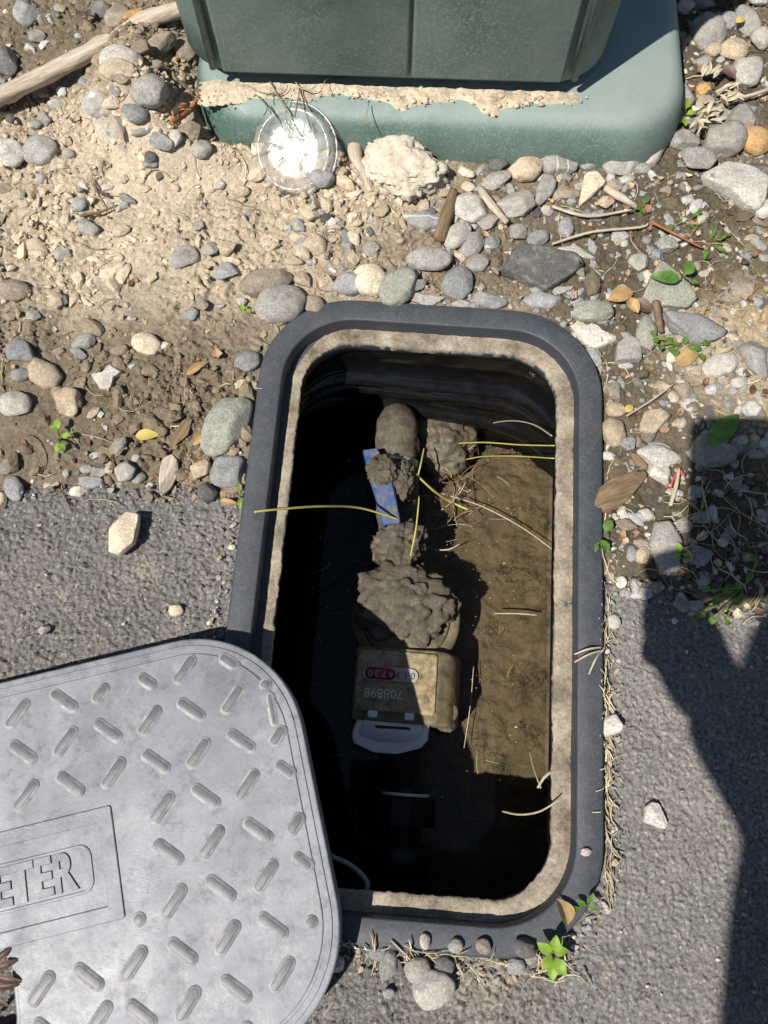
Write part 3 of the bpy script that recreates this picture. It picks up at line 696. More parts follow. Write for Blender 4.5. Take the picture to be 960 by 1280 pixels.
# photo x, y, length, breadth, turn (degrees), colour, kind, [label], [outline]
TRI = [(-1, -.25), (-.35, .85), (.55, .95), (1, .1), (.75, -.9), (.1, -.55)]
STONES = [
 (33, 17, 34, 36, 20, 'b', 'a', 'blocky blue-grey stone in the top left corner above the driftwood'), (8, 77, 26, 42, 0, 'd', 'a', 'dark grey block cut by the left edge, above the driftwood stick'),
 (47, 45, 22, 17, 20, 'g', 'a'), (125, 12, 24, 28, 70, 'd', 'r'), (150, 20, 38, 44, 40, 'k', 'a'), (168, 20, 28, 20, 25, 'o', 'a', 'yellowish crumbly stone on top of the driftwood stick near its upper end'),
 (213, 32, 16, 12, 0, 'b', 'r'), (153, 76, 50, 38, -12, 'p', 'r', 'large round pale grey stone topping the pile left of the cabinet'), (150, 94, 42, 26, -10, 't', 'r'), (120, 127, 33, 33, 0, 'g', 'r'),
 (135, 110, 24, 30, 40, 't', 'a'), (157, 115, 20, 25, 80, 'k', 'a'), (144, 137, 17, 23, 100, 'c', 'r', 'small cream egg-shaped pebble at the foot of the pile below the driftwood'), (187, 118, 36, 42, 110, 'g', 'r'), (166, 136, 30, 25, 0, 'b', 'r'),
 (200, 54, 38, 26, 15, 'k', 'a'), (181, 68, 30, 20, -15, 'k', 'a'), (230, 63, 33, 33, 15, 'k', 'a', 'brown-grey cube-like stone touching the left corner of the green cabinet'), (193, 82, 25, 15, 20, 'k', 'a'), (207, 126, 13, 11, 0, 'b', 'r'),
 (50, 188, 43, 40, 10, 'g', 'r', 'smooth round mid-grey stone on pale soil near the left edge'), (12, 197, 40, 40, -20, 'p', 'a', 'flat pale grey stone cut by the left edge beside the smooth round one'), (57, 148, 19, 20, 0, 'g', 'a'), (45, 156, 17, 14, 0, 'b', 'r'), (30, 146, 14, 13, 0, 'g', 'r'), (13, 149, 12, 11, 0, 'd', 'r'),
 (193, 151, 28, 23, -15, 'b', 'a'), (217, 167, 23, 24, 10, 'p', 'a'), (237, 163, 22, 30, 70, 'k', 'a'), (252, 186, 27, 23, 0, 'g', 'r', 'round mid-grey pebble just below the cabinet plinth, left of the cup'), (182, 190, 19, 14, 0, 'b', 'r'), (85, 192, 15, 12, 0, 'g', 'r'), (180, 176, 17, 17, 0, 'd', 'r'),
 (98, 256, 21, 18, 30, 'b', 'r'), (110, 283, 20, 28, 80, 'g', 'a'), (77, 312, 22, 22, 0, 'g', 'a'), (275, 232, 17, 17, 0, 'p', 'a'), (302, 239, 20, 16, 0, 't', 'r'), (248, 281, 15, 15, 0, 'g', 'a'), (227, 320, 40, 30, 0, 'g', 'a'), (262, 310, 21, 20, 0, 'g', 'a'), (284, 309, 24, 20, 0, 't', 'a'), (52, 223, 17, 15, 0, 'g', 'a'), (133, 233, 15, 11, 0, 'p', 'r'),
 (403, 222, 26, 30, 95, 'b', 'r', 'oval blue-grey pebble touching the lower right of the clear cup'), (425, 187, 19, 20, 0, 't', 'r'), (411, 197, 24, 14, 75, 'b', 'a'), (424, 217, 18, 22, 80, 't', 'a'),
 (531, 276, 28, 48, 85, 'b', 'r', 'blue-grey pointed pebble with white veins below the pale dirt clod', [(-.95, .0), (-.4, .8), (.45, .9), (1, .1), (.5, -.85), (-.4, -.85)]), (588, 260, 50, 38, -30, 'p', 'r', 'pale grey rounded stone right of the white-veined pebble'), (572, 293, 44, 27, 55, 'p', 'r'), (591, 302, 40, 28, 50, 'g', 'r'), (615, 303, 24, 20, 80, 'b', 'r'), (610, 278, 29, 22, 10, 'g', 'a'),
 (622, 205, 28, 30, 40, 'd', 'a'), (620, 228, 40, 22, 25, 'g', 'r'), (649, 256, 58, 46, 20, 'p', 'a', 'large pale grey angular stone right of the two twigs below the cabinet'), (373, 282, 24, 14, -60, 'b', 'r'), (390, 302, 35, 28, -30, 't', 'a'), (465, 310, 23, 22, 0, 'g', 'a'), (435, 308, 16, 16, 0, 'g', 'a'), (537, 323, 56, 32, 0, 'g', 'r', 'long grey oval stone lying above the pit, below the white-veined pebble'), (388, 267, 26, 24, 0, 't', 'a'), (477, 263, 20, 18, 0, 't', 'a'),
 (657, 211, 37, 42, 95, 't', 'r', 'sandy tan rounded stone against the front of the plinth'), (698, 203, 48, 37, -10, 'g', 'r', 'grey stone with pale lines against the front of the plinth'), (735, 204, 23, 19, 0, 'b', 'r'), (737, 238, 52, 32, 60, 'c', 'a', 'cream angular stone below the plinth, pointing down', [(-1, .1), (-.2, .55), (.7, .95), (1, .2), (.7, -.8), (-.3, -.4)]), (757, 252, 26, 18, 20, 't', 'a'), (777, 200, 50, 42, 50, 'g', 'a', 'large rough grey stone leaning on the right end of the plinth front'), (816, 187, 42, 30, 70, 'p', 'r', 'pale egg-shaped stone below the right corner of the plinth'), (802, 211, 24, 15, 10, 'g', 'r'), (784, 224, 21, 12, 20, 'p', 'r'),
 (853, 173, 43, 27, -15, 'g', 'a'), (873, 200, 36, 44, 70, 'g', 'a'), (902, 172, 52, 50, 20, 'g', 'a', 'large grey angular stone left of the ochre stone'), (945, 175, 40, 39, 10, 'o', 'r', 'smooth ochre orange stone by the right edge'), (917, 229, 80, 66, -10, 'p', 'a', 'big pale triangular slab below the ochre stone', [(-1, .1), (-.25, .85), (.35, .8), (1, .25), (.9, -.75), (.6, -1), (-.1, -.45)]), (958, 260, 26, 32, 90, 'p', 'r'), (935, 88, 50, 38, 70, 'p', 'r', 'pale tan egg-shaped stone near the right edge in the top right gravel'), (918, 61, 36, 31, 20, 't', 'r'),
 (885, 38, 50, 44, 100, 'g', 'r', 'large round grey stone at the top right, beside the plinth'), (875, 49, 35, 20, 5, 'c', 'r'), (891, 61, 24, 22, 40, 't', 'r'), (912, 18, 24, 28, 90, 'b', 'r'), (935, 27, 46, 28, 110, 'g', 'r'), (953, 47, 27, 28, 0, 'p', 'r'), (855, 117, 38, 32, 50, 'g', 'a'), (880, 110, 19, 19, 0, 'o', 'r', 'small round orange pebble right of the plinth corner'), (927, 147, 44, 36, -60, 'g', 'a'), (880, 77, 20, 16, 0, 'g', 'r'), (857, 8, 24, 20, 30, 'p', 'r'), (880, 5, 30, 16, 0, 'g', 'r'), (945, 5, 24, 14, 0, 'p', 'r'), (855, 46, 24, 12, 90, 'k', 'a'), (838, 148, 26, 22, 60, 'g', 'r'), (900, 141, 20, 26, 80, 'g', 'r'),
 (680, 236, 44, 25, 70, 'g', 'a'), (707, 284, 27, 20, 80, 'b', 'r', 'small smooth blue pebble above the dark grey slab'), (673, 297, 28, 20, 15, 'b', 'r'), (647, 293, 24, 27, 0, 'g', 'a'), (712, 241, 26, 30, 90, 'k', 'a'), (950, 213, 26, 30, 60, 'd', 'a'), (722, 316, 50, 18, -20, 'p', 'a'), (835, 302, 24, 26, 50, 'n', 'a'), (853, 194, 11, 10, 0, 'p', 'r'),
 (17, 361, 40, 28, -10, 'k', 'r'), (42, 394, 19, 14, -10, 'g', 'r'), (73, 375, 24, 18, -20, 'b', 'a'), (25, 440, 38, 34, 0, 'b', 'a'), (25, 467, 23, 18, 15, 'b', 'r'), (54, 468, 40, 45, 80, 't', 'r', 'tan rounded stone on dark soil near the left edge', [(-.9, -.3), (-.5, .6), (.3, .9), (1, .7), (.7, -.5), (.1, -1), (-.6, -.9)]), (107, 427, 37, 22, 10, 'g', 'a'), (98, 441, 24, 16, -20, 'b', 'a'), (182, 430, 42, 30, -30, 'c', 'r', 'cream stone lying on brown soil left of the pit'), (203, 435, 24, 18, 30, 'c', 'a'),
 (135, 472, 38, 32, 10, 'p', 'a', 'pale pointed grey stone on dark soil, between cream and tan stones', [(-1, .4), (-.3, .4), (.2, 1), (1, .2), (.4, -.1), (.1, -.9), (-.5, -.9)]), (85, 500, 42, 34, -60, 't', 'a', 'tan wedge-shaped stone above the green sprout on the left'), (18, 504, 42, 33, -5, 'p', 'r', 'pale oval stone by the left edge, left of the tan wedge'), (117, 515, 17, 18, 0, 't', 'a'), (238, 391, 20, 20, 30, 'b', 'a'), (283, 339, 33, 23, 0, 'b', 'a'), (253, 382, 17, 18, 0, 'k', 'a'),
 (308, 448, 32, 28, 20, 'b', 'r'), (307, 482, 29, 22, 5, 'c', 'r', 'small smooth cream pebble touching the upper left side of the pit rim'), (283, 531, 84, 50, 63, 'n', 'r', 'long oval greenish grey stone lying along the left side of the pit'), (285, 588, 48, 45, 30, 'b', 'r', 'round pale blue-grey stone below the long oval stone'), (258, 615, 25, 27, 90, 'd', 'r'), (250, 586, 28, 22, 30, 't', 'a'), (157, 588, 28, 25, 40, 'g', 'a'), (112, 602, 33, 17, -5, 'b', 'r'), (108, 586, 16, 12, 0, 'g', 'r'), (123, 587, 27, 17, 0, 'g', 'a'), (17, 610, 36, 22, -60, 'b', 'r'), (3, 626, 24, 15, 90, 't', 'a'), (7, 583, 20, 20, 0, 'g', 'a'), (145, 604, 15, 10, 0, 'g', 'r'), (172, 597, 19, 15, 0, 'g', 'r'), (185, 604, 11, 10, 0, 'p', 'r'), (170, 572, 11, 11, 0, 'p', 'r'), (58, 605, 11, 11, 0, 'p', 'r'),
 (350, 380, 64, 47, 12, 'g', 'r', 'shiny mottled grey oval stone at the top left corner of the pit'), (335, 351, 72, 36, 22, 'k', 'r', 'long tan-grey stone behind the mottled stone at the pit corner'), (462, 349, 42, 40, 0, 'c', 'r', 'round cream stone standing just above the top rim of the pit'), (435, 354, 30, 40, 90, 'b', 'r'), (499, 358, 56, 44, 55, 'n', 'r', 'greenish grey stone right of the round cream stone above the pit'), (573, 354, 44, 38, 70, 'b', 'r', 'blue-grey upright oval stone above the middle of the top rim'), (597, 328, 29, 24, 0, 'g', 'r'), (532, 373, 48, 20, 0, 'g', 'a'), (610, 375, 48, 24, -8, 'b', 'a'), (408, 353, 25, 24, 0, 't', 'a'), (380, 350, 25, 22, 0, 't', 'a'), (392, 380, 24, 29, 70, 'k', 'r'), (367, 325, 25, 14, 0, 't', 'a'), (578, 380, 27, 11, 0, 'g', 'r'),
 (678, 336, 98, 64, -8, 'd', 'a', 'big dark grey angular slab above the top right corner of the pit', [(-.98, -.35), (-.75, .65), (-.5, .85), (.75, .75), (1, .35), (.6, -.3), (.1, -.95), (-.5, -.6)]), (677, 375, 46, 24, 0, 'b', 'r'), (720, 376, 22, 23, 0, 'b', 'r'), (741, 388, 50, 28, 0, 'n', 'r'), (740, 416, 64, 42, -15, 'w', 'a', 'pinkish white angular stone by the top right corner of the pit', [(-1, .5), (-.3, .8), (.4, .2), (1, .0), (.6, -.55), (.1, -.95), (-.6, -.4)]), (783, 438, 44, 46, 40, 'g', 'a', 'dark-sided pyramid stone right of the pinkish white stone', [(-1, -.1), (-.2, .5), (.6, .95), (.95, -.1), (.2, -.9)]), (808, 417, 53, 26, 80, 'n', 'r', 'upright pale greenish oval stone right of the pyramid stone'), (833, 357, 66, 74, 90, 'n', 'a', 'greenish grey triangular slab below the leafy weed on the right', [(-.7, .9), (-.9, -.6), (-.5, -.95), (.2, -.5), (1, .15), (.3, .5)]), (867, 408, 78, 44, -15, 'b', 'a', 'blue-grey rough stone with yellow patch behind the clover'), (918, 358, 58, 48, 30, 'k', 'a', 'half-moon brown-grey flat stone near the right edge', [(-1, -.2), (-.5, -.8), (.3, -.9), (.9, -.3), (.9, .6), (.5, .8), (-.1, .2)]),
 (900, 456, 44, 28, 20, 'w', 'r', 'smooth whitish drop-shaped stone below right of the clover'), (945, 447, 54, 34, 100, 'g', 'a', 'speckled grey block at the right edge beside the drop-shaped stone'), (923, 477, 20, 18, 0, 'p', 'r'), (915, 487, 15, 13, 0, 'b', 'r'), (943, 512, 28, 26, 20, 'p', 'a'), (957, 381, 19, 27, 90, 'd', 'a'), (778, 362, 18, 14, 0, 'w', 'r'), (800, 329, 30, 26, 0, 'n', 'a'), (767, 540, 43, 29, 95, 't', 'r', 'sandy oval stone upright against the right side of the rim'), (770, 511, 25, 20, 0, 't', 'r'), (767, 489, 23, 22, 0, 'k', 'a'), (817, 527, 43, 32, 10, 't', 'a', 'flat sandy angular stone right of the oval by the rim'), (825, 483, 19, 27, 80, 't', 'a'), (842, 496, 15, 16, 0, 'c', 'r'), (853, 488, 22, 30, 70, 'k', 'a'), (863, 506, 23, 20, 0, 'p', 'r'), (787, 556, 25, 21, 10, 'b', 'a'), (823, 571, 52, 31, -10, 'p', 'r', 'pale grey smooth stone above the bark chunk'), (827, 593, 30, 32, 60, 'w', 'a'), (760, 570, 12, 19, 90, 'p', 'r'), (845, 617, 24, 18, -20, 'p', 'a'), (807, 643, 20, 17, 0, 'p', 'r'), (892, 566, 48, 52, 60, 'b', 'a', 'blue-grey angular stone in shade under a green leaf'), (920, 560, 17, 16, 0, 'g', 'r'), (870, 614, 20, 17, 0, 'b', 'r'), (907, 413, 11, 10, 0, 'p', 'r'), (742, 446, 26, 19, -70, 'b', 'r'), (850, 529, 21, 14, 0, 't', 'a'), (923, 430, 17, 14, 0, 'g', 'a'),
 (832, 684, 64, 42, 95, 'g', 'r', 'tall pale grey stone half in the shadow below the bark chunk', [(-1, .5), (-.9, -.6), (.2, -1), (1, -.5), (.95, .4), (.2, .95)]), (790, 692, 21, 14, 80, 'b', 'r'), (803, 694, 23, 18, 70, 't', 'r'), (785, 656, 32, 20, -20, 'k', 'a'), (777, 727, 17, 14, 70, 'w', 'r'), (767, 777, 17, 19, 0, 'p', 'r', 'small pale pebble on the asphalt beside the right rim, upper one'), (763, 907, 30, 27, 60, 'w', 'a', 'pale angular stone on asphalt against the right rim, lower one'), (843, 776, 9, 8, 0, 'w', 'r', 'tiny white pebble on the asphalt at the shadow edge'), (873, 695, 38, 25, -15, 'b', 'a'), (878, 723, 26, 20, 0, 'b', 'r'), (870, 756, 21, 14, 0, 'b', 'r'), (903, 678, 15, 12, 0, 'p', 'r'), (876, 646, 26, 18, 0, 'g', 'a'), (758, 941, 9, 8, 0, 'w', 'r'),
 (818, 1021, 30, 34, 30, 'w', 'a', 'whitish pointed stone alone on the asphalt right of the pit', [(-1, .1), (-.2, .85), (.5, .9), (.95, .5), (.6, -.9), (.1, -1)]), (728, 1063, 10, 14, 90, 'p', 'r', 'tiny pale pebble resting on the rim at lower right'), (652, 1181, 27, 23, 0, 'd', 'r'), (661, 1196, 21, 18, 0, 'g', 'r'), (645, 1209, 22, 21, 0, 'b', 'r'),
 (542, 1236, 52, 42, 10, 'p', 'r', 'pale grey stone on the asphalt below the pit'), (485, 1207, 36, 22, 75, 'g', 'r'), (522, 1212, 32, 31, 30, 'g', 'r'), (472, 1190, 21, 18, 0, 'b', 'r'), (499, 1210, 24, 11, -70, 'd', 'r'), (447, 1182, 20, 14, 100, 'g', 'a'), (417, 1206, 28, 22, 20, 'p', 'a'), (530, 1173, 18, 15, 90, 'p', 'r'), (568, 1178, 19, 17, 0, 'g', 'r'), (602, 1179, 19, 18, 0, 'k', 'r'), (607, 1193, 21, 14, 0, 'b', 'r'), (556, 1207, 24, 21, 0, 'd', 'r'), (486, 1242, 15, 12, 0, 'b', 'r'),
 (157, 667, 56, 40, 65, 'c', 'a', 'cream pear-shaped stone alone on the asphalt left of the pit', [(-1, .25), (-.95, -.45), (-.2, -.85), (.6, -.5), (1, -.2), (.8, .5), (-.1, .95)]), (220, 763, 19, 16, 0, 'c', 'r', 'small cream pebble on the asphalt above the grey cover'), (55, 787, 17, 15, 0, 'g', 'a', 'flat grey chip on the asphalt above the grey cover'), (289, 683, 8, 11, 90, 'p', 'r', 'tiny pale pebble in the crack along the left rim'),
]
LANDMARKS = [(100, 85, 'the driftwood stick'), (368, 185, 'the clear plastic cup'), (145, 172, 'the clear plastic shard'), (502, 207, 'the pale dirt clod'), (678, 335, 'the dark angular slab'), (945, 175, 'the ochre stone'),
             (917, 228, 'the big triangular slab'), (740, 415, 'the pinkish white stone'), (283, 530, 'the long oval stone'), (350, 380, 'the shiny mottled stone'), (775, 617, 'the bark chunk'), (75, 545, 'the left green sprout'),
             (830, 160, 'the right plinth corner'), (210, 593, 'the grey wood chunk'), (157, 667, 'the cream pear-shaped stone'), (542, 1235, 'the pale stone below the pit'), (690, 1190, 'the bright green sprout'), (867, 425, 'the clover'),
             (892, 565, 'the shaded stone under a leaf'), (182, 430, 'the cream stone on brown soil'), (531, 276, 'the white-veined pebble'), (657, 211, 'the sandy stone at the plinth'), (462, 348, 'the round cream stone'), (935, 88, 'the pale egg-shaped stone'),
             (50, 188, 'the smooth round stone'), (832, 683, 'the tall half-shaded stone'), (850, 345, 'the leafy weed'), (135, 472, 'the pale pointed stone'), (817, 527, 'the flat sandy stone')]
auto = {}
def stone_label(s):
    x, y, L, B, a, c, k = s[:7]; m = max(L, B)
    size = 'tiny' if m < 15 else 'small' if m < 24 else 'medium' if m < 38 else 'large'
    el = max(L, B) / min(L, B) > 1.35
    shp = ('oval pebble' if el else 'round pebble') if k == 'r' else ('long angular stone' if el else 'angular stone')
    d, lx, ly, nm = min((math.hypot(x - lx, y - ly), lx, ly, nm) for lx, ly, nm in LANDMARKS if math.hypot(x - lx, y - ly) > 12)
    ang = math.degrees(math.atan2(-(y - ly), x - lx)) % 360
    sec = ['right of', 'above right of', 'above', 'above left of', 'left of', 'below left of', 'below', 'below right of'][int((ang + 22.5) // 45) % 8]
    return f'{size} {CN[c]} {shp} {sec} {nm}', d
pend = {}
for i, s in enumerate(STONES):
    if len(s) < 8 or not s[7]:
        lb, d = stone_label(s); pend.setdefault(lb, []).append((d, i))
LAB = {}
for lb, lst in pend.items():
    lst.sort()
    for r, (d, i) in enumerate(lst):
        LAB[i] = lb if len(lst) == 1 else lb + (', nearer one' if r == 0 else ', farther one') if len(lst) == 2 else lb + ', ' + ['nearest', 'second nearest', 'third nearest', 'fourth nearest', 'fifth nearest'][r] + ' one'
random.seed(5)
for i, s in enumerate(STONES):
    px, py, L, B, a, c, k = s[:7]; poly = s[8] if len(s) > 8 else None
    sc = PXM(py, .006); w, d = L * sc, B * sc
    if py < 500: d *= 1.0
    mn = min(w, d); h = mn * random.uniform(.62, .82)
    if poly is not None: h = mn * .55
    w *= 1.06; d *= 1.06; p = G(px, py, .35 * h)
    for _ in range(3): p = G(px, py, max(zground(p.x, p.y), 0) + .3 * h)
    if abs(in_rr(np.array([p.x]), np.array([p.y]), BHX, BHY, BR)[0]) < .03 and in_rr(np.array([p.x]), np.array([p.y]), BHX, BHY, BR)[0] < -.002: gz = RIM_Z
    else: gz = zground(p.x, p.y)
    V, F = lump(100 + i, w, d, h, k, poly, 4)
    me = mesh_data('stone', V, F)
    on_hard = gz == RIM_Z or p.y < float(edge(p.x)) - .004
    o = obj('stone', me, M['stone_veined' if len(s) > 7 and s[7] and ('vein' in s[7] and 'right of' not in s[7] and 'below the white' not in s[7] or 'pale lines' in s[7]) else 'stone'], None, (p.x, p.y, gz + h * (.44 if on_hard else .27)), (random.uniform(-.12, .12), random.uniform(-.12, .12), math.radians(a)))
    v = random.uniform(.86, 1.18); o.color = (*[min(1, q * v * k_) for q, k_ in zip(CC[c], (1.04, 1.0, .95))], 1)
    tag(o, s[7] if len(s) > 7 and s[7] else LAB[i], 'stone', GROUP)

# ------------------------------------------------------------------ crumbs, small gravel and litter that nobody could count
rs = np.random.default_rng(11)
def scatter(name, label, cat, n, region, smin, smax, colf, sub, mat, keep=None, sink=.3, flat=.7, crumbly=True):
    V0, F0 = ico(sub); Vs = []; Fs = []; Cs = []
    x = rs.uniform(region[0], region[1], n * 6); y = rs.uniform(region[2], region[3], n * 6)
    ok = (in_rr(x, y, BHX, BHY, BR) > .004)
    if keep is not None: ok &= keep(x, y)
    x, y = x[ok][:n], y[ok][:n]; z = zarr(x, y)[0]
    s = smin * (smax / smin) ** (rs.random(len(x)) ** 2.2)
    col = colf(x, y)
    for i in range(len(x)):
        sc = s[i] * np.array([rs.uniform(.8, 1.5), rs.uniform(.6, 1.0), rs.uniform(flat * .6, flat * 1.2)])
        a = rs.uniform(0, 6.3); ca, sa = math.cos(a), math.sin(a)
        if crumbly:
            N = rs.normal(size=(7, 3)); N /= np.linalg.norm(N, axis=1)[:, None]
            rad = np.minimum((rs.uniform(.45, .95, 7)[None] / np.clip(V0 @ N.T, .05, None)).min(1), 1.1)
            P = V0 * rad[:, None] * (1 + rs.uniform(-.12, .12, (len(V0), 1))) * sc
        else: P = V0 * (1 + rs.uniform(-.10, .10, (len(V0), 1))) * sc
        P = np.stack([P[:, 0] * ca - P[:, 1] * sa, P[:, 0] * sa + P[:, 1] * ca, P[:, 2]], 1) + (x[i], y[i], z[i] + s[i] * flat * (1 - 2 * sink))
        Vs.append(P); Fs.append(F0 + i * len(V0)); Cs.append(np.repeat(col[i][None], len(V0), 0))
    o = obj(name, mesh_data(name, np.concatenate(Vs), np.concatenate(Fs), not crumbly, np.concatenate(Cs)), mat)
    return tag(o, label, cat, kind='stuff')
def on_soil(x, y):
    lx = (x - .0125) * math.cos(cab_rot) + (y - .670) * math.sin(cab_rot); ly = -(x - .0125) * math.sin(cab_rot) + (y - .670) * math.cos(cab_rot)
    return (y > edge(x) - .004) & ~((np.abs(lx - PCX) < PHX - .002) & (np.abs(ly) < PHY) & (zarr(x, y)[1] < .03))
def crumb_col(x, y): return soil_tint(x, y) * rs.uniform(.85, 1.30, (len(x), 1)) * np.array([1.04, 1.02, 1.0])
def peb_col(x, y):
    pal = np.array([CC[k] for k in 'gggpppbdkkttcpn']); return pal[rs.integers(0, len(pal), len(x))] * rs.uniform(.7, 1.2, (len(x), 1))
R_SOIL = (-.41, .41, .09, .72)
paleside = lambda x, y: on_soil(x, y) & (rs.random(len(x)) < np.where(x < .05, 1.0, .35) * (.12 + .88 * sstep(.40, .58, fbm2(x * 16, y * 16, 3, 131))))
scatter('soil_crumbs', 'pale dried soil crumbs and clods strewn over the dirt', 'soil', 9000, R_SOIL, .0008, .0040, crumb_col, 1, M['crumb'], paleside, .42)
scatter('soil_clods', 'larger dried clods of pale earth in the dirt', 'soil', 1050, R_SOIL, .0026, .0090, crumb_col, 2, M['crumb'], paleside, .36)
scatter('fine_gravel', 'fine grey gravel between the stones', 'gravel', 2900, R_SOIL, .0014, .0072, peb_col, 2, M['crumb'], lambda x, y: on_soil(x, y) & (rs.random(len(x)) < np.where(x < .03, .34 * sstep(.42, .6, fbm2(x * 14, y * 14, 3, 133)), 1.0)), .36, .7)
scatter('asphalt_grit', 'loose grit scattered over the asphalt', 'grit', 500, (-.33, .33, -.2, .21), .0006, .0018, lambda x, y: peb_col(x, y) * 1.1, 1, M['crumb'], lambda x, y: y < edge(x) - .002, .2)
def grit_ring(x, y):
    d = in_rr(x, y, BHX, BHY, BR); return (d < .016) & (d > .001)
scatter('rim_grit', 'grit and crumbs packed in the joint around the box rim', 'grit', 1300, (-.16, .20, -.15, .40), .0009, .0034, lambda x, y: np.where(rs.random((len(x), 1)) < .5, peb_col(x, y), crumb_col(x, y) * 1.1), 1, M['crumb'], grit_ring, .25)

def straw_mesh(n, place, lmin, lmax, cols, rmin=.00025, rmax=.0006, lift=.001):
    J = Join()
    for k in range(n):
        x, y, a = place(); L = random.uniform(lmin, lmax); cv = random.uniform(-1.2, 1.2); P = []
        z0 = random.uniform(.0002, lift)
        for i in range(6):
            t = i / 5 - .5; ang = a + cv * t
            px, py = x + L * t * math.cos(ang), y + L * t * math.sin(ang)
            P.append((px, py, max(zground(px, py), RIM_Z if -.02 < float(in_rr(np.array([px]), np.array([py]), BHX, BHY, BR)[0]) < 0 else -1) + z0 + .0008 + .003 * abs(math.sin(3 * t + k)) * random.random()))
        r = random.uniform(rmin, rmax); V, F = tube(P, [r * .6, r, r, r, r * .8, r * .4], 4, .6)
        c = random.choice(cols); v = random.uniform(.7, 1.2); J.add(V, F, [q * v for q in c])
    return J
SC = [(.46, .38, .25), (.55, .47, .32), (.34, .25, .15), (.20, .14, .09), (.6, .52, .36)]
def pl_soil():
    while True:
        x = random.uniform(-.40, .40); y = random.uniform(.10, .70)
        A = np.array([x]); B = np.array([y])
        if on_soil(A, B)[0] and in_rr(A, B, BHX, BHY, BR)[0] > .006 and random.random() < (1 if x > .12 else .45): return x, y, random.uniform(0, 6.3)
o = obj('dry_grass_litter', straw_mesh(330, pl_soil, .008, .040, SC).mesh('dry_grass_litter'), M['litter']); tag(o, 'dry grass stems and root fibres lying over the soil', 'litter', kind='stuff')
def pl_joint():
    while True:
        u = random.choice([BHX + .003, BHX + .004, BHX + .006]) if random.random() < .55 else random.uniform(-.06, .13)
        v = random.uniform(-.2, .2) if u > BHX else -BHY - random.uniform(-.002, .012)
        if u > BHX: v = -abs(v) if random.random() < .75 else v
        p = BC + BU * u + BV * v
        return p.x, p.y, (math.pi / 2 + YAW + random.gauss(0, .35)) if u > BHX else random.gauss(0, .7)
o = obj('joint_straw', straw_mesh(150, pl_joint, .008, .030, SC[:2] + SC[4:], .0003, .0008).mesh('joint_straw'), M['litter']); tag(o, 'dry straw packed along the joint between rim and asphalt', 'litter', kind='stuff')
J = Join()
for k in range(520):
    x, y, a = pl_soil()
    if x < .1 and random.random() < .55: continue
    L = random.uniform(.002, .009); w = L * random.uniform(.25, .6); z = zground(x, y) + .0012; cu = random.uniform(.1, .5) * L; P = []
    for i in range(4):
        t_ = i / 3; ww = w * (math.sin(math.pi * (.12 + .76 * t_)))
        for sgn in (-1, 0, 1):
            lx, ly = L * (t_ - .5) + random.uniform(-.1, .1) * L, sgn * ww * random.uniform(.6, 1.1)
            P.append((x + lx * math.cos(a) - ly * math.sin(a), y + lx * math.sin(a) + ly * math.cos(a), z + cu * abs(sgn) + cu * (t_ - .5) ** 2 * 3))
    F = [(i * 3 + j, i * 3 + j + 1, i * 3 + j + 4, i * 3 + j + 3) for i in range(3) for j in range(2)]
    c = random.choice([(.30, .19, .11), (.20, .12, .07), (.42, .30, .19), (.12, .075, .05), (.50, .41, .29), (.26, .15, .09)]); v = random.uniform(.7, 1.2); J.add(P, F, [q * v for q in c])
o = obj('leaf_litter', J.mesh('leaf_litter'), M['litter']); tag(o, 'small brown dead leaf flakes scattered over the soil', 'litter', kind='stuff')
def pl_shade():
    p = G(random.uniform(840, 990), random.uniform(600, 760)); return p.x, p.y, random.uniform(0, 6.3)
o = obj('shaded_grass', straw_mesh(70, pl_shade, .02, .05, SC, .0003, .0006, .008).mesh('shaded_grass'), M['litter']); tag(o, 'tangle of dead grass in the photographer\'s shadow', 'litter', kind='stuff')

# ------------------------------------------------------------------ plumbing in the pit
def local(o):   # pit items are placed in the pit's own axes
    return o
MC = G(508, 770, -.125)
meter = thing('water_meter', 'brass water meter with red and white counter, white flap open, in the pit', 'water meter', (MC.x, MC.y, -.16), (0, 0, YAW))
V, F = lathe([(.012, -.035), (.034, -.034), (.040, -.02), (.042, .0), (.042, .012), (.0445, .014), (.0445, .022), (.042, .024), (.039, .030), (.03, .033), (.01, .0375)], 40)
flat_edges(obj('body', mesh_data('body', V, F), M['verdigris'], meter))
V, F = lathe([(.040, .0145), (.0488, .0150), (.050, .018), (.0497, .023), (.0475, .0252), (.040, .0255)], 48)
obj('collar', mesh_data('collar', V, F), M['verdigris'], meter, (0, 0, .001))
# register: a box whose right flank slopes down
RY0, RY1 = -.096, -.030
def reg_loop(x0, x1, y0, y1, z, r=.006): 
    cx, cy = (x0 + x1) / 2, (y0 + y1) / 2
    return [(cx + x, cy + y, z) for x, y in rrect((x1 - x0) / 2, (y1 - y0) / 2, r, 5)]
V, F = loft([reg_loop(-.044, .053, RY0, RY1, -.015), reg_loop(-.0445, .053, RY0, RY1, .005), reg_loop(-.044, .0515, RY0 + .001, RY1, .018), reg_loop(-.0435, .047, RY0 + .001, RY1, .028), reg_loop(-.043, .041, RY0 + .002, RY1, .035, .005), reg_loop(-.042, .033, RY0 + .002, RY1, .0385, .004), reg_loop(-.041, .031, RY0 + .003, RY1 - .001, .039, .004)], True, True)
flat_edges(obj('register_housing', mesh_data('register_housing', V, F), M['verdigris'], meter), 60)
V, F = loft([reg_loop(-.0405, .030, RY0 + .010, RY1 - .003, .0385, .003), reg_loop(-.0405, .030, RY0 + .010, RY1 - .003, .0405, .003), reg_loop(-.0395, .029, RY0 + .011, RY1 - .004, .041, .003)], False, True)
face = obj('face_plate', mesh_data('face_plate', V, F), M['brass'], meter)
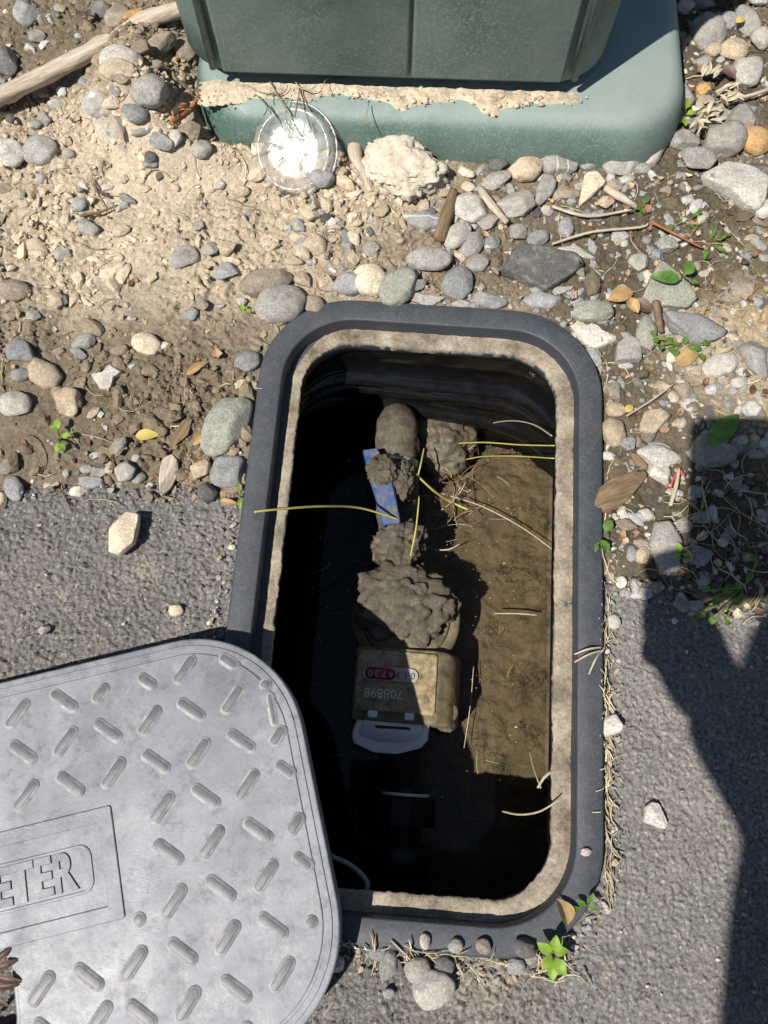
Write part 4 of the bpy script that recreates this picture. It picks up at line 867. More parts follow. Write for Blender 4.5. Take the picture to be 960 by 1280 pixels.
def wpt(px, py, z): return meter.matrix_world.inverted() @ G(px, py, z)
bpy.context.view_layer.update()
FZ = -.16 + .041
cw = wpt(488, 843, FZ)
win = obj('counter_window', mesh_data('counter_window', *rr_loft([(.0245, .0062, .0061, 0), (.0245, .0062, .0061, .0015), (.0235, .0054, .0053, .0018)], n=6, cap1=True)), M['dull_white'], meter, (cw.x, cw.y, .041))
V, F = rr_loft([(.0133, .0052, .0050, .0014), (.0133, .0052, .0050, .0024)], n=5, cap1=True)
red = obj('red_counter_strip', mesh_data('red_counter_strip', V, F), M['red_glass'], face, (cw.x - .0090, cw.y, .041))
for k, ch in enumerate('0134720'):                    # counter digits, read from the far side
    me = text_mesh('digit', ch, .0082, .0002)
    x = .0195 - k * .0062
    obj('digit', me, M['ink'] if k < 3 else M['dull_white'], win, (x, 0, .0021 if k < 3 else .0027), (0, 0, math.pi))
sw = wpt(488, 867, FZ)
obj('serial_number', text_mesh('serial_number', '708898', .0115, .0002), M['engraved'], face, (sw.x - .006, sw.y, .0412), (0, 0, math.pi))
# hinge and flap
hw = wpt(490, 885, FZ)
obj('hinge_block', box_mesh('hinge_block', .040, .008, .008, .001), M['verdigris'], meter, (hw.x + .001, hw.y, .030))
for dx in (-.0165, .0155):
    obj('hinge_arm', box_mesh('hinge_arm', .0085, .016, .004, .0008), M['white_plastic'], meter, (hw.x + dx, hw.y - .002, .0365), (math.radians(-12), 0, 0))
P = [(-.029, .0135), (.026, .0150), (.0315, .010), (.0315, -.004), (.026, -.010), (.006, -.0155), (-.014, -.0155), (-.031, -.010), (-.033, -.004), (-.030, .008)]
def poly_plate(P, t, bev=.0012):
    loops = [[(x * s, y * s, z) for x, y in P] for s, z in ((.97, 0), (1, bev), (1, t - bev), (.97, t))]
    return loft(loops, True, True)
fw = wpt(489, 914, FZ)
P = [(x * 1.03, y * 1.18) for x, y in P]; V, F = poly_plate(P, .004); flap = obj('flap', mesh_data('flap', V, F), M['white_plastic'], meter, (fw.x, fw.y, .031), (math.radians(9), math.radians(3), 0)); flat_edges(flap, 30)
V, F = poly_plate([(x * .82, y * .55) for x, y in P], .0014, .0004); obj('flap_rib', mesh_data('flap_rib', V, F), M['white_plastic'], flap, (0, .002, .0038))
V, F = poly_plate([(-.016, .0012), (.014, .0016), (.017, -.0006), (-.013, -.0012)], .0008, .0002); obj('flap_slot', mesh_data('flap_slot', V, F), M['ink'], flap, (0, .004, .0050))
lw = wpt(561, 890, -.135)
V, F = lathe([(.002, -.02), (.0085, -.018), (.0088, .010), (.0075, .013), (.004, .0135), (.0035, .011)], 18); obj('corner_lug', mesh_data('corner_lug', V, F), M['mud'], meter, (lw.x, lw.y, .015))
V, F = tube([(.004, RY0 + .004, 0), (.004, RY0 - .02, -.001), (.004, RY0 - .05, -.002)], [.020, .019, .019], 24); obj('outlet', mesh_data('outlet', V, F), M['black_rubber'], meter)

op = G(510, 965, -.13)
outp = thing('outlet_pipe', 'black outlet pipe with a thin white ring below the water meter', 'pipe', (op.x, op.y, -.162), (0, 0, YAW))
V, F = tube([(0, .03, 0), (0, -.02, 0), (0, -.16, -.004)], [.016, .016, .016], 24); obj('pipe', mesh_data('pipe', V, F), M['black_rubber'], outp)
V, F = tube([(0, -.018, 0), (0, -.0205, 0)], [.0215, .0215], 28); obj('white_ring', mesh_data('white_ring', V, F), M['white_plastic'], outp)
V, F = tube([(0, -.022, 0), (0, -.045, 0)], [.027, .027], 10); flat_edges(obj('coupling_nut', mesh_data('coupling_nut', V, F), M['black_rubber'], outp), 20)
V, F = tube([(0, -.062, 0), (0, -.085, 0)], [.025, .024], 24); obj('collar', mesh_data('collar', V, F), M['black_rubber'], outp)

vp = G(492, 610, -.13)
valve = thing('ball_valve', 'ball valve with a muddy blue lever handle, above the water meter', 'valve', (vp.x, vp.y, -.152), (0, 0, YAW))
V, F = tube([(0.004, .050, 0), (0.004, .03, 0), (.004, .02, 0), (.004, .0, 0), (.004, -.02, 0), (.004, -.03, 0), (.004, -.055, 0)], [.0145, .0155, .0195, .022, .0195, .0155, .0145], 20); V = np.array(V); V = V + .005 * (np.stack([vnoise3(V * 130 + k, k) for k in range(3)], 1) - .5); obj('valve_body', mesh_data('valve_body', V, F), M['mud'], valve)
V, F = lathe([(.006, 0), (.009, .002), (.009, .022), (.007, .03)], 14); obj('stem', mesh_data('stem', V, F), M['steel'], valve, (-.005, .016, .012))
# lever: a strip with turned-down edges
a = valve.matrix_world; bpy.context.view_layer.update()
def vpt(px, py, z): return valve.matrix_world.inverted() @ G(px, py, z)
P0, P1, P2 = vpt(463, 562, -.112), vpt(478, 605, -.108), vpt(490, 655, -.104)
V = []; F = []
pts = spline([P0, P1, P2], 6); cross = [(-.0098, -.009), (-.0102, -.001), (-.0085, .001), (.0085, .001), (.0102, -.001), (.0098, -.009), (.0080, -.009), (.0078, -.0012), (-.0078, -.0012), (-.0080, -.009)]
wd = np.interp(np.linspace(0, 1, len(pts)), [0, .15, .45, .6, .95, 1], [.70, .78, 1.0, .92, .86, .78])
loops = []
for p, k in zip(pts, wd): loops.append([(p.x + x * k, p.y + x * k * .22, p.z + z) for x, z in cross])
V, F = loft(loops, True, True); flat_edges(obj('lever', mesh_data('lever', V, F), M['blue_lever'], valve), 40)
V, F = tube([(0.004, .048, 0), (.004, .060, 0)], [.0195, .0195], 6); flat_edges(obj('union_nut', mesh_data('union_nut', V, F), M['steel'], valve), 20)
V, F = tube([(0.004, -.050, 0), (.004, -.068, 0)], [.0200, .0200], 6); flat_edges(obj('union_nut', mesh_data('union_nut', V, F), M['verdigris'], valve), 20)

ep = G(497, 530, -.13)
elbow = thing('elbow_pipe', 'mud-coated elbow pipe rising at the far end of the pit', 'pipe', (ep.x, ep.y, -.15), (0, 0, YAW))
V, F = tube(spline([(0, .012, -.07), (0, .012, -.02), (0, .008, .006), (0, -.008, .012), (0, -.026, .006), (0, -.034, .002)], 5), [.019] * 12 + [.0205] * 14, 24)
V = np.array(V); V = V + .003 * (np.stack([vnoise3(V * 220 + k, k) for k in range(3)], 1) - .5)
obj('elbow', mesh_data('elbow', V, F), M['mud'], elbow)
V, F = tube([(0, -.032, .0015), (0, -.037, .0012)], [.0235, .0235], 26); obj('steel_ring', mesh_data('steel_ring', V, F), M['steel'], elbow)

def mud(px, py, z, w, d, h, seed, label, mat='mud', rot=0, noise=.10):
    p = G(px, py, z); V, F = lump(seed, w, d, h, 'm', None, 5, noise, 7)
    o = obj('mud_clod', mesh_data('mud_clod', V, F), M[mat], None, (p.x, p.y, z), (0, 0, YAW + rot)); return tag(o, label, 'mud', 'mud clods on the plumbing')
mud(506, 752, -.128, .104, .084, .050, 301, 'large rough clod of dried mud heaped on the meter head')
mud(500, 680, -.130, .056, .052, .050, 302, 'round clod of grey mud between the valve and the meter')
mud(479, 588, -.108, .034, .034, .024, 303, 'lump of mud stuck on the blue lever')
mud(503, 602, -.120, .028, .044, .030, 304, 'darker mud lump hanging beside the blue lever')
mud(552, 548, -.172, .082, .096, .054, 305, 'brown mud bank right of the elbow pipe', 'wet_mud', .2)
mud(556, 905, -.142, .020, .016, .018, 306, 'small mud clod on the corner of the meter housing')

cb = G(440, 1090, -.08)
V, F = tube(spline([(-.04, .02, -.06), (-.02, .012, -.01), (.0, .004, .0), (.012, -.008, .002), (.006, -.018, .0), (-.012, -.014, -.002), (-.03, -.004, -.02), (-.04, .0, -.06)], 8), .0021, 8)
o = obj('cable_loop', mesh_data('cable_loop', V, F), M['cable'], None, tuple(cb)); tag(o, 'pale grey cable loop at the dark lower end of the pit', 'cable')

# floating specks and rootlets on the water
J = Join(); V0, F0 = ico(1)
for k in range(420):
    u = random.uniform(-.10, .105); v = random.uniform(-.2, .2); p = BC + BU * u + BV * v; s = random.uniform(.0002, .0006) * (2.2 if random.random() < .04 else 1)
    J.add([(q[0] * s * random.uniform(.7, 1.6) + p.x, q[1] * s + p.y, q[2] * s * .5 + WATER_Z + .0002) for q in V0], F0, [c * random.uniform(.5, 1) for c in (.62, .58, .5)])
for k in range(34):
    u = random.uniform(-.09, .10); v = random.uniform(-.15, .19); p = BC + BU * u + BV * v; a = random.uniform(0, 6.3); L = random.uniform(.006, .024); cv = random.uniform(-.6, .6)
    P = [(p.x + L * t * math.cos(a + cv * t), p.y + L * t * math.sin(a + cv * t), WATER_Z + .0004) for t in np.linspace(-.5, .5, 6)]
    V, F = tube(P, random.uniform(.00012, .0003), 4); J.add(V, F, [c * random.uniform(.4, 1) for c in (.55, .5, .4)])
o = obj('floating_specks', J.mesh('floating_specks'), M['litter']); tag(o, 'pale dust specks and fine rootlets floating on the pit water', 'litter', kind='stuff')

def straw(pts, r, mat, label, name='straw', cat='straw', group='straws in the pit'):
    P = spline([G(x, y, z) for x, y, z in pts], 6); n = len(P)
    V, F = tube(P, [r * (.75 + .25 * math.sin(math.pi * i / (n - 1))) for i in range(n)], 6, .6)
    o = obj(name, mesh_data(name, V, F), M[mat], None); return tag(o, label, cat, group)
W = WATER_Z + .002
straw([(318, 640, .0125), (345, 637, .004), (400, 633, -.03), (450, 635, -.075), (500, 650, -.105)], .0011, 'straw', 'yellow straw reaching from the left rim across to the blue lever')
straw([(645, 465, -.10), (618, 472, -.12), (598, 489, -.14), (585, 505, W), (570, 527, W)], .0010, 'straw', 'bent yellow straw against the far wall of the pit')
straw([(693, 557, -.012), (650, 556, -.06), (600, 553, -.12), (560, 558, W), (537, 585, W)], .0009, 'straw', 'long curved straw from the right ledge, the upper of two')
straw([(693, 573, -.012), (640, 570, -.08), (600, 571, -.14), (572, 577, W)], .0008, 'straw', 'straight straw from the right ledge, the lower of two')
straw([(690, 545, -.02), (665, 530, -.06), (635, 526, -.12), (600, 532, W)], .0007, 'straw_pale', 'thin pale straw curving from the ledge above the two yellow ones')
straw([(520, 593, -.12), (543, 614, -.14), (565, 628, W), (585, 637, W)], .0012, 'straw', 'short bright yellow straw beside the valve')
straw([(552, 617, W), (600, 632, W), (650, 658, W), (692, 688, W)], .0006, 'straw_pale', 'long thin pale straw running down right over the silt')
straw([(524, 620, -.11), (520, 660, -.10), (513, 695, -.10)], .0010, 'straw', 'yellow straw standing over the clod between valve and meter')
straw([(530, 560, -.13), (526, 580, -.12), (522, 596, -.12)], .0010, 'straw', 'tiny yellow straw above the bright one beside the valve')
straw([(618, 767, W), (645, 767, W), (671, 769, W)], .0008, 'straw_pale', 'short pale straw floating over the silt, right of the meter')
straw([(541, 687, W), (560, 687, W), (575, 680, W)], .0008, 'straw_pale', 'small curved white straw in the shadow above the meter')
straw([(592, 833, W), (588, 880, W), (580, 935, W)], .0005, 'straw_pale', 'thin pale straw lying along the meter\'s right side')
straw([(628, 1014, -.05), (650, 1018, -.03), (675, 1014, -.008), (698, 1000, .006)], .0011, 'straw_pale', 'dry grass blade sticking out over the lower right ledge')
straw([(662, 938, -.06), (667, 960, -.04), (676, 985, -.02)], .0009, 'straw_pale', 'dry blade leaning on the right ledge at its lower end')
straw([(672, 985, -.02), (680, 972, -.02), (690, 964, -.01)], .0012, 'straw_pale', 'frayed tuft of dry grass on the lower right ledge')
for k, (a, b) in enumerate((((718, 818), (752, 809)), ((718, 828), (752, 813)), ((736, 843), (750, 815)))):
    straw([(a[0], a[1], .013), ((a[0] + b[0]) / 2, (a[1] + b[1]) / 2 - 2, .017), (b[0], b[1], .011)], .0009, 'straw_pale',
          ['upper of three dry stalks lying across the right rim', 'middle of three dry stalks lying across the right rim', 'lowest of three dry stalks lying across the right rim'][k], group='stalks across the right rim')
for k in range(26):   # brown root tuft by the elbow
    pass
J = Join()
for k in range(34):
    x, y = random.gauss(575, 16), random.gauss(600, 26); a = random.uniform(0, 6.3); L = random.uniform(15, 55); cv = random.uniform(-1, 1)
    P = [G(x + L * t * math.cos(a + cv * t), y + L * t * math.sin(a + cv * t), W + .02 * random.random() * abs(t)) for t in np.linspace(-.5, .5, 6)]
    V, F = tube(P, random.uniform(.0002, .0005), 4); J.add(V, F, random.choice([(.22, .12, .06), (.35, .27, .16), (.5, .45, .32)]))
o = obj('root_tuft', J.mesh('root_tuft'), M['litter']); tag(o, 'tangle of brown rootlets on the water right of the blue lever', 'roots', kind='stuff')

# ------------------------------------------------------------------ wood
def stick(pts, radii, mat, name, label, cat='stick', k=5, n=12, flat=.8, wob=.12):
    W0 = [G(x, y, z) for x, y, z in pts]; c = W0[len(W0) // 2]
    ax = (W0[-1] - W0[0]); ang = math.atan2(ax.y, ax.x) - math.pi / 2
    mi = Matrix.Rotation(-ang, 4, 'Z') @ Matrix.Translation(-c)
    P = spline([mi @ p for p in W0], k); R = np.interp(np.linspace(0, 1, len(P)), np.linspace(0, 1, len(radii)), radii)
    V, F = tube(P, list(R), n, flat); V = np.array(V)
    Vn = V * np.array([260, 90, 260]); rm = float(np.mean(radii))
    V = V + wob * rm * 2 * (np.stack([vnoise3(Vn + 7 * q, q) for q in range(3)], 1) - .5) + .5 * wob * rm * (np.stack([vnoise3(Vn * 3 + 7 * q, q + 5) for q in range(3)], 1) - .5)
    o = obj(name, mesh_data(name, V, F), M[mat], None, tuple(c), (0, 0, ang)); return tag(o, label, cat)
def g3(px, py, dz): p = G(px, py, .01); return (px, py, zground(p.x, p.y) + dz)
stick([g3(-60, 158, .012), (0, 121, .022), (60, 92, .024), (110, 66, .026), (160, 37, .028), (190, 23, .03), (230, 10, .032)], [.009, .0095, .0092, .0090, .0082, .0098, .0082], 'wood_grey', 'driftwood_stick', 'long bleached driftwood stick lying across the top left corner', 'stick', 12, 18)
stick([g3(452, 152, .014), g3(446, 178, .011), g3(444, 195, .010), g3(456, 220, .008), g3(464, 240, .006)], [.0085, .0075, .0080, .0050, .0032], 'wood_grey', 'wood_scrap', 'knobbly bleached wood piece left of the pale dirt clod', 'wood', 6, 14, .7, .2)
stick([g3(567, 238, .008), g3(560, 265, .007), g3(549, 300, .006)], [.004, .0062, .0058], 'wood_brown', 'twig', 'broken brown twig standing right of the white-veined pebble', 'twig')
stick([g3(600, 236, .012), g3(616, 258, .012), g3(634, 278, .010)], [.0035, .0042, .003], 'wood_grey', 'twig', 'pale split twig resting on the pale grey stones', 'twig')
stick([g3(757, 235, .009), g3(775, 246, .009), g3(795, 258, .007)], [.004, .0045, .0025], 'wood_grey', 'twig', 'pale wood splinter right of the cream angular stone', 'twig')
stick([g3(820, 378, .012), g3(823, 398, .012), g3(827, 415, .008)], [.004, .0036, .003], 'wood_brown', 'twig', 'short brown twig right of the upright greenish oval stone', 'twig')
stick([g3(690, 305, .006), g3(740, 290, .008), g3(800, 284, .008), g3(810, 279, .008)], [.0012, .0014, .0013, .0008], 'wood_grey', 'twig', 'long thin straw-coloured twig right of the dark slab', 'twig', wob=.05)
stick([g3(815, 278, .009), g3(845, 293, .010), g3(878, 310, .007)], [.0014, .0013, .0009], 'fern', 'twig', 'thin reddish twig on the damp soil below the big triangular slab', 'twig', wob=.05)
stick([g3(690, 258, .008), g3(735, 270, .008), g3(790, 262, .008)], [.0016, .0018, .001], 'wood_grey', 'twig', 'straight pale stalk below the cream angular stone', 'twig', wob=.05)
stick([g3(100, 270, .004), g3(125, 265, .005), g3(147, 256, .005)], [.0014, .0016, .0008], 'wood_brown', 'twig', 'small dark twig on the pale soil left of the pit', 'twig', wob=.1)
stick([g3(783, 520, .010), g3(815, 500, .010), g3(842, 480, .010)], [.0009, .0010, .0006], 'wood_grey', 'twig', 'thin straight straw above the flat sandy stone', 'twig', wob=.05)
stick([g3(838, 632, .012), g3(845, 608, .012), g3(849, 585, .010)], [.0016, .0018, .001], 'straw_pale', 'twig', 'pale stalk beside the red thread, right of the bark chunk', 'twig', wob=.05)
stick([g3(925, 122, .012), g3(945, 117, .012), g3(968, 108, .01)], [.0016, .0020, .0018], 'wood_grey', 'twig', 'pale twig at the right edge below the egg-shaped stone', 'twig', wob=.05)
stick([g3(895, 115, .014), g3(905, 110, .014), g3(917, 104, .012)], [.0016, .0020, .0012], 'straw_pale', 'twig', 'pale stalk beside the small orange pebble', 'twig', wob=.05)
# bark and wood chunks
def chunk(px, py, L, B, h, ang, mat, name, label, seed, poly):
    s = PXM(py, .006); p = G(px, py, .006)
    V, F = lump(seed, L * s, B * s, h, 'a', poly, 4, .12, 4); V = V[:, [1, 0, 2]] * np.array([-1, 1, 1])
    o = obj(name, mesh_data(name, V, F), M[mat], None, (p.x, p.y, zground(p.x, p.y) + h * .35), (.05, .05, math.radians(ang - 90))); return tag(o, label, 'wood')
chunk(775, 617, 86, 46, .018, 18, 'wood_brown', 'bark_chunk', 'flat brown bark chunk beside the right rim of the pit', 401, [(-1, -.5), (-.6, .6), (-.1, .9), (.9, .95), (1, .5), (.3, -.3), (-.4, -.95)])
chunk(210, 595, 56, 28, .014, 78, 'wood_grey', 'wood_chunk', 'splintered grey wood chunk at the asphalt edge on the left', 402, [(-1, .1), (-.2, .7), (.7, .9), (1, .2), (.8, -.5), (.2, -.8), (-.5, -.5)])
chunk(226, 545, 52, 20, .010, 60, 'wood_brown', 'wood_chunk', 'brown rotten wood piece above the splintered grey chunk', 403, [(-1, 0), (-.3, .8), (.8, .7), (1, -.2), (.2, -.8)])
chunk(797, 575, 34, 14, .006, -50, 'wood_brown', 'wood_chunk', 'small brown splinter above the bark chunk', 404, [(-1, 0), (-.3, .8), (.8, .7), (1, -.2), (.2, -.8)])
# large pale dirt clod
p = G(502, 208, .012); V, F = lump(501, .078, .070, .034, 'm', [(-.9, -.1), (-.75, .7), (-.2, 1), (.35, .85), (.55, .3), (1, -.25), (.8, -.7), (.2, -1), (-.5, -.75)], 5, .12, 6)
c = np.array([(.55, .485, .39)]) * (.8 + .4 * vnoise3(V * 120, 3))[:, None]
o = obj('dirt_clod', mesh_data('dirt_clod', V, F, True, c), M['crumb'], None, (p.x, p.y, zground(p.x, p.y) + .008)); tag(o, 'large pale crusty dirt clod in front of the plinth', 'clod')
# dirt lying on the plinth, in front of the door
gx = np.linspace(-.172, .168, 330); gy = np.linspace(-HY - .040, -HY + .004, 46); X, Y = np.meshgrid(gx, gy)
wdt = .004 + .026 * fbm2(X * 22, X * 0 + 3, 4, 401) ** 1.3 + .012 * sstep(-.11, -.16, X); fr_ = -HY + .002 - wdt
Z = .0034 * sstep(0, .006, Y - fr_) * (.10 + 1.5 * fbm2(X * 120, Y * 120, 5, 403)) * sstep(.168, .15, np.abs(X)) - .0018 + .0012 * (fbm2(X * 500, Y * 500, 2, 405) - .5)
ca, sa = math.cos(cab_rot), math.sin(cab_rot)
V1 = np.stack([.0125 + X * ca - Y * sa, .670 + X * sa + Y * ca, .0462 + Z], -1).reshape(-1, 3)
idx = np.arange(X.size).reshape(X.shape); q = np.stack([idx[:-1, :-1], idx[:-1, 1:], idx[1:, 1:], idx[1:, :-1]], -1).reshape(-1, 4)
q = q[(Z.ravel()[q] > -.0014).any(1) & ((Y - fr_).ravel()[q] > -.0005).all(1)]; q3 = np.concatenate([q[:, [0, 1, 2]], q[:, [0, 2, 3]]])
Vs = [V1]; Fs = [q3]; Cs = [np.array([[.50, .42, .31]]) * (.75 + .5 * fbm2(X * 90, Y * 90, 4, 407)).reshape(-1, 1)]; V0, F0 = ico(1); nn = len(V1)
for k in range(260):
    lx = random.uniform(-.172, .165); wk = float(.004 + .026 * fbm2(np.array([lx * 22]), np.array([3.]), 4, 401)[0] ** 1.3) + (.012 if lx < -.13 else 0)
    ly = -HY + .001 - min(wk, .030) * random.random() ** .6 * .98
    w = Matrix.Rotation(cab_rot, 3, 'Z') @ Vector((lx, ly, 0)) + Vector((.0125, .670, 0)); s_ = random.uniform(.0004, .0011) if random.random() < .97 else .0028
    N = rs.normal(size=(6, 3)); N /= np.linalg.norm(N, axis=1)[:, None]
    rad = np.minimum((rs.uniform(.45, .95, 6)[None] / np.clip(V0 @ N.T, .05, None)).min(1), 1.1)
    Vs.append(V0 * rad[:, None] * s_ * np.array([1.3, 1, .8]) + (w.x, w.y, .0475 + s_ * .2)); Fs.append(F0 + nn); nn += len(V0); Cs.append(np.repeat(np.array([[.52, .44, .33]]) * random.uniform(.75, 1.2), len(V0), 0))
o = obj('plinth_dirt', mesh_data('plinth_dirt', np.concatenate(Vs), np.concatenate(Fs), True, np.concatenate(Cs)), M['crumb']); tag(o, 'strip of dried earth lying on the plinth below the doors', 'soil', kind='stuff')
o = None

J = Join()
for k in range(13):
    x, y = random.gauss(345, 45), random.gauss(125, 16); a = random.uniform(0, 3.14); L = random.uniform(15, 45); cv = random.uniform(-1, 1)
    P = [G(x + L * t_ * math.cos(a + cv * t_), y + L * t_ * math.sin(a + cv * t_), .050 + .006 * (k % 3) * (t_ + .5)) for t_ in np.linspace(-.5, .5, 6)]
    V, F = tube(P, random.uniform(.0003, .0006), 4); J.add(V, F, random.choice([(.22, .22, .14), (.30, .26, .16), (.45, .38, .25), (.16, .10, .09)]))
o = obj('plinth_grass', J.mesh('plinth_grass'), M['litter']); tag(o, 'wisps of dry grass lying on the plinth above the cup', 'litter', kind='stuff')
# ------------------------------------------------------------------ broken clear plastic
cp = G(368, 186, .026)
cup = thing('plastic_cup', 'broken clear plastic cup bottom glinting in front of the plinth', 'cup', (cp.x, cp.y, .0235), (math.radians(31), math.radians(-10), 0))
prof = [(.034, -.006), (.0352, .0), (.0372, .002), (.0372, .0034), (.0345, .0040), (.0335, .0062), (.0310, .0072), (.0300, .0062), (.020, .0056), (.010, .0062), (.003, .0064)]
N = 64
loops = []
for r, z in prof: loops.append([((r * (1 + (.02 * math.sin(40 * 2 * math.pi * k / N) if r > .033 else 0))) * math.cos(2 * math.pi * k / N) * .98, r * math.sin(2 * math.pi * k / N) * 1.02, z + .0012 * math.sin(3.0 * 2 * math.pi * k / N + 1) * (r / .038)) for k in range(N)])
V, F = loft(loops, False, True); obj('cup_bottom', mesh_data('cup_bottom', V, F), M['clear'], cup)
V, F = tube([(.0375 * math.cos(a), .0385 * math.sin(a), .0015) for a in np.linspace(-.6, 2.6, 40)], .0013, 6); obj('ribbed_rim', mesh_data('ribbed_rim', V, F), M['clear'], cup)
sp = G(145, 174, .01)
J = Join(); rows = []
for i in range(14):
    t = i / 13; row = []
    for j in range(14):
        s = j / 13 - .5; wdt = .042 * (1 - .75 * t ** 1.6)
        row.append((s * wdt + .004 * t + .0012 * vnoise2(np.array([i * .9]), np.array([j * .9]), 3)[0], .024 - .052 * t + .004 * math.sin(s * 5), .012 * math.cos(s * 2.4) * (1 - .6 * t) + .0035 * (1 if i < 1 else 0)))
    rows.append(row)
V = [p for r in rows for p in r]; F = [(i * 14 + j, (i + 1) * 14 + j, (i + 1) * 14 + j + 1, i * 14 + j + 1) for i in range(13) for j in range(13)]
o = obj('plastic_shard', mesh_data('plastic_shard', V, F), M['clear'], None, (sp.x, sp.y, zground(sp.x, sp.y) + .003), (0, 0, math.radians(12))); tag(o, 'clear plastic cup shard on pale soil below the pile of stones', 'plastic shard')
tp = [g3(838, 612, .006), g3(842, 598, .009), g3(850, 588, .008), g3(856, 596, .007), g3(845, 585, .009)]
V, F = tube(spline([G(*q) for q in tp], 6), .0007, 6)
M['red_thread'] = m_simple('red_thread', (.45, .05, .06), (.6, .1, .1), 300, .7)
o = obj('red_thread', mesh_data('red_thread', V, F), M['red_thread']); tag(o, 'thin red thread right of the bark chunk', 'thread')

# ------------------------------------------------------------------ leaves and weeds
def leaf_mesh(L, w, fold=.25, curl=.3, n=7):
    V = []; F = []
    for i in range(n + 1):
        t = i / n; ww = w / 2 * (math.sin(math.pi * t ** .8) ** .8 if 0 < t < 1 else .02)
        z = curl * L * (t * (1 - t)) - curl * .25 * L * t * t
        for s in (-1, -.5, 0, .5, 1): V.append((L * t, s * ww, z + fold * abs(s) * ww))
    for i in range(n):
        for j in range(4): F.append((i * 5 + j, i * 5 + j + 1, (i + 1) * 5 + j + 1, (i + 1) * 5 + j))
    return mesh_data('leaf', V, F)
LM = {}
def leafm(L, w, *a):
    k = (round(L, 4), round(w, 4)) + a
    if k not in LM: LM[k] = leaf_mesh(L, w, *a)
    return LM[k]
def weed(px, py, leaves, label, mat, height=.012, name='weed', cat='weed'):
    """leaves: (photo x, y of the leaf base, direction in degrees, length px, width px, tilt up degrees)"""
    p = G(px, py, .006); gz = zground(p.x, p.y); t = thing(name, label, cat, (p.x, p.y, gz))
    s = PXM(py, .01)
    for lx, ly, a, L, w, up in leaves:
        q = G(lx, ly, gz + height) - Vector((p.x, p.y, gz)); q.z = height * random.uniform(.7, 1.1)
        V, F = tube(spline([(0, 0, -.002), (q.x * .4, q.y * .4, q.z * .6), tuple(q)], 4), .0006, 5); obj('stem', mesh_data('stem', V, F), M['stem'], t)
        me = leafm(L * s, w * s); 
        m = mat
        o = bpy.data.objects.new('leaf', me.copy()); COL.objects.link(o); o.data.materials.append(M[m]); o.parent = t; o.location = q; o.rotation_euler = Euler((random.uniform(-.3, .3), -math.radians(up), math.radians(a)), 'XYZ')
    return t
random.seed(9)
weed(75, 548, [(72, 535, 100, 14, 9, 10), (76, 545, 20, 12, 7, 10), (73, 552, 250, 12, 9, 0), (74, 556, 320, 11, 8, 0), (70, 536, 160, 9, 7, 10), (78, 540, 350, 10, 4, 10)], 'small bright green sprout on the dark soil at the left', 'leaf_bright')
weed(692, 1192, [(692, 1188, 80, 20, 13, 25), (690, 1190, 150, 22, 14, 15), (694, 1192, 10, 18, 12, 15), (690, 1196, 230, 18, 12, 10), (695, 1199, 300, 22, 15, 10), (692, 1200, 265, 24, 15, 5), (694, 1186, 45, 17, 11, 30)], 'bright yellow-green weed sprouting below the lower right corner of the pit', 'leaf_bright', .022)
weed(735, 1128, [(735, 1128, 60, 15, 8, 30), (732, 1132, 150, 14, 8, 20), (725, 1136, 190, 16, 8, 10), (738, 1132, 330, 12, 7, 10)], 'small shaded green weed at the lower right corner of the rim', 'leaf_green', .016)
weed(850, 347, [(858, 340, 60, 20, 16, 15), (850, 350, 175, 38, 16, 5), (865, 350, 350, 10, 6, 0)], 'green weed with two long smooth leaves right of the pit', 'leaf_green', .016)
weed(855, 432, [(820, 418, 120, 9, 8, 5), (823, 424, 200, 9, 8, 5), (835, 428, 60, 9, 8, 5), (846, 436, 250, 11, 9, 0), (858, 428, 90, 10, 8, 5), (868, 434, 10, 11, 10, 0), (875, 440, 300, 11, 10, 0), (880, 430, 40, 10, 9, 0), (838, 432, 280, 10, 8, 0), (826, 430, 260, 9, 8, 0)], 'patch of small round clover leaves in front of the blue-grey stone', 'leaf_green', .010, 'clover', 'clover')
weed(762, 672, [(757, 664, 60, 17, 13, 10), (760, 690, 120, 19, 13, 5), (748, 678, 250, 12, 6, 5)], 'two oval green leaves growing at the right rim below the bark', 'leaf_green', .012)
weed(852, 690, [(850, 690, 100, 13, 8, 15), (855, 692, 350, 15, 8, 5), (850, 694, 200, 10, 7, 5)], 'small green sprout by the tall half-shaded stone', 'leaf_bright', .014)
weed(858, 138, [(858, 135, 80, 14, 9, 15), (860, 140, 10, 11, 8, 10), (857, 143, 230, 11, 8, 0), (855, 148, 280, 11, 7, 0)], 'small green sprout beside the right plinth corner', 'leaf_bright', .012)
weed(805, 257, [(805, 255, 60, 12, 8, 5), (803, 258, 200, 12, 8, 5), (800, 260, 300, 10, 7, 0)], 'tiny green sprout on damp soil below the plinth corner', 'leaf_green', .006)
weed(858, 275, [(850, 278, 40, 16, 7, 5), (865, 272, 30, 20, 6, 5), (843, 282, 200, 14, 6, 0), (860, 280, 320, 14, 6, 0), (872, 268, 60, 12, 5, 5)], 'feathery green weed on damp soil below the triangular slab', 'leaf_green', .006)
weed(893, 300, [(890, 296, 70, 20, 6, 5), (896, 308, 330, 16, 6, 0), (885, 310, 250, 16, 6, 0), (900, 300, 40, 16, 5, 0)], 'feathery green weed near the right edge above the half-moon stone', 'leaf_green', .006)
weed(738, 194, [(736, 193, 20, 12, 5, 5), (733, 196, 200, 9, 5, 0)], 'tiny green leaf pair against the plinth front', 'leaf_green', .008)
weed(300, 618, [(299, 612, 95, 10, 5, 10), (300, 622, 270, 14, 6, 0)], 'narrow green sprig in the crack at the left rim', 'leaf_bright', .008)
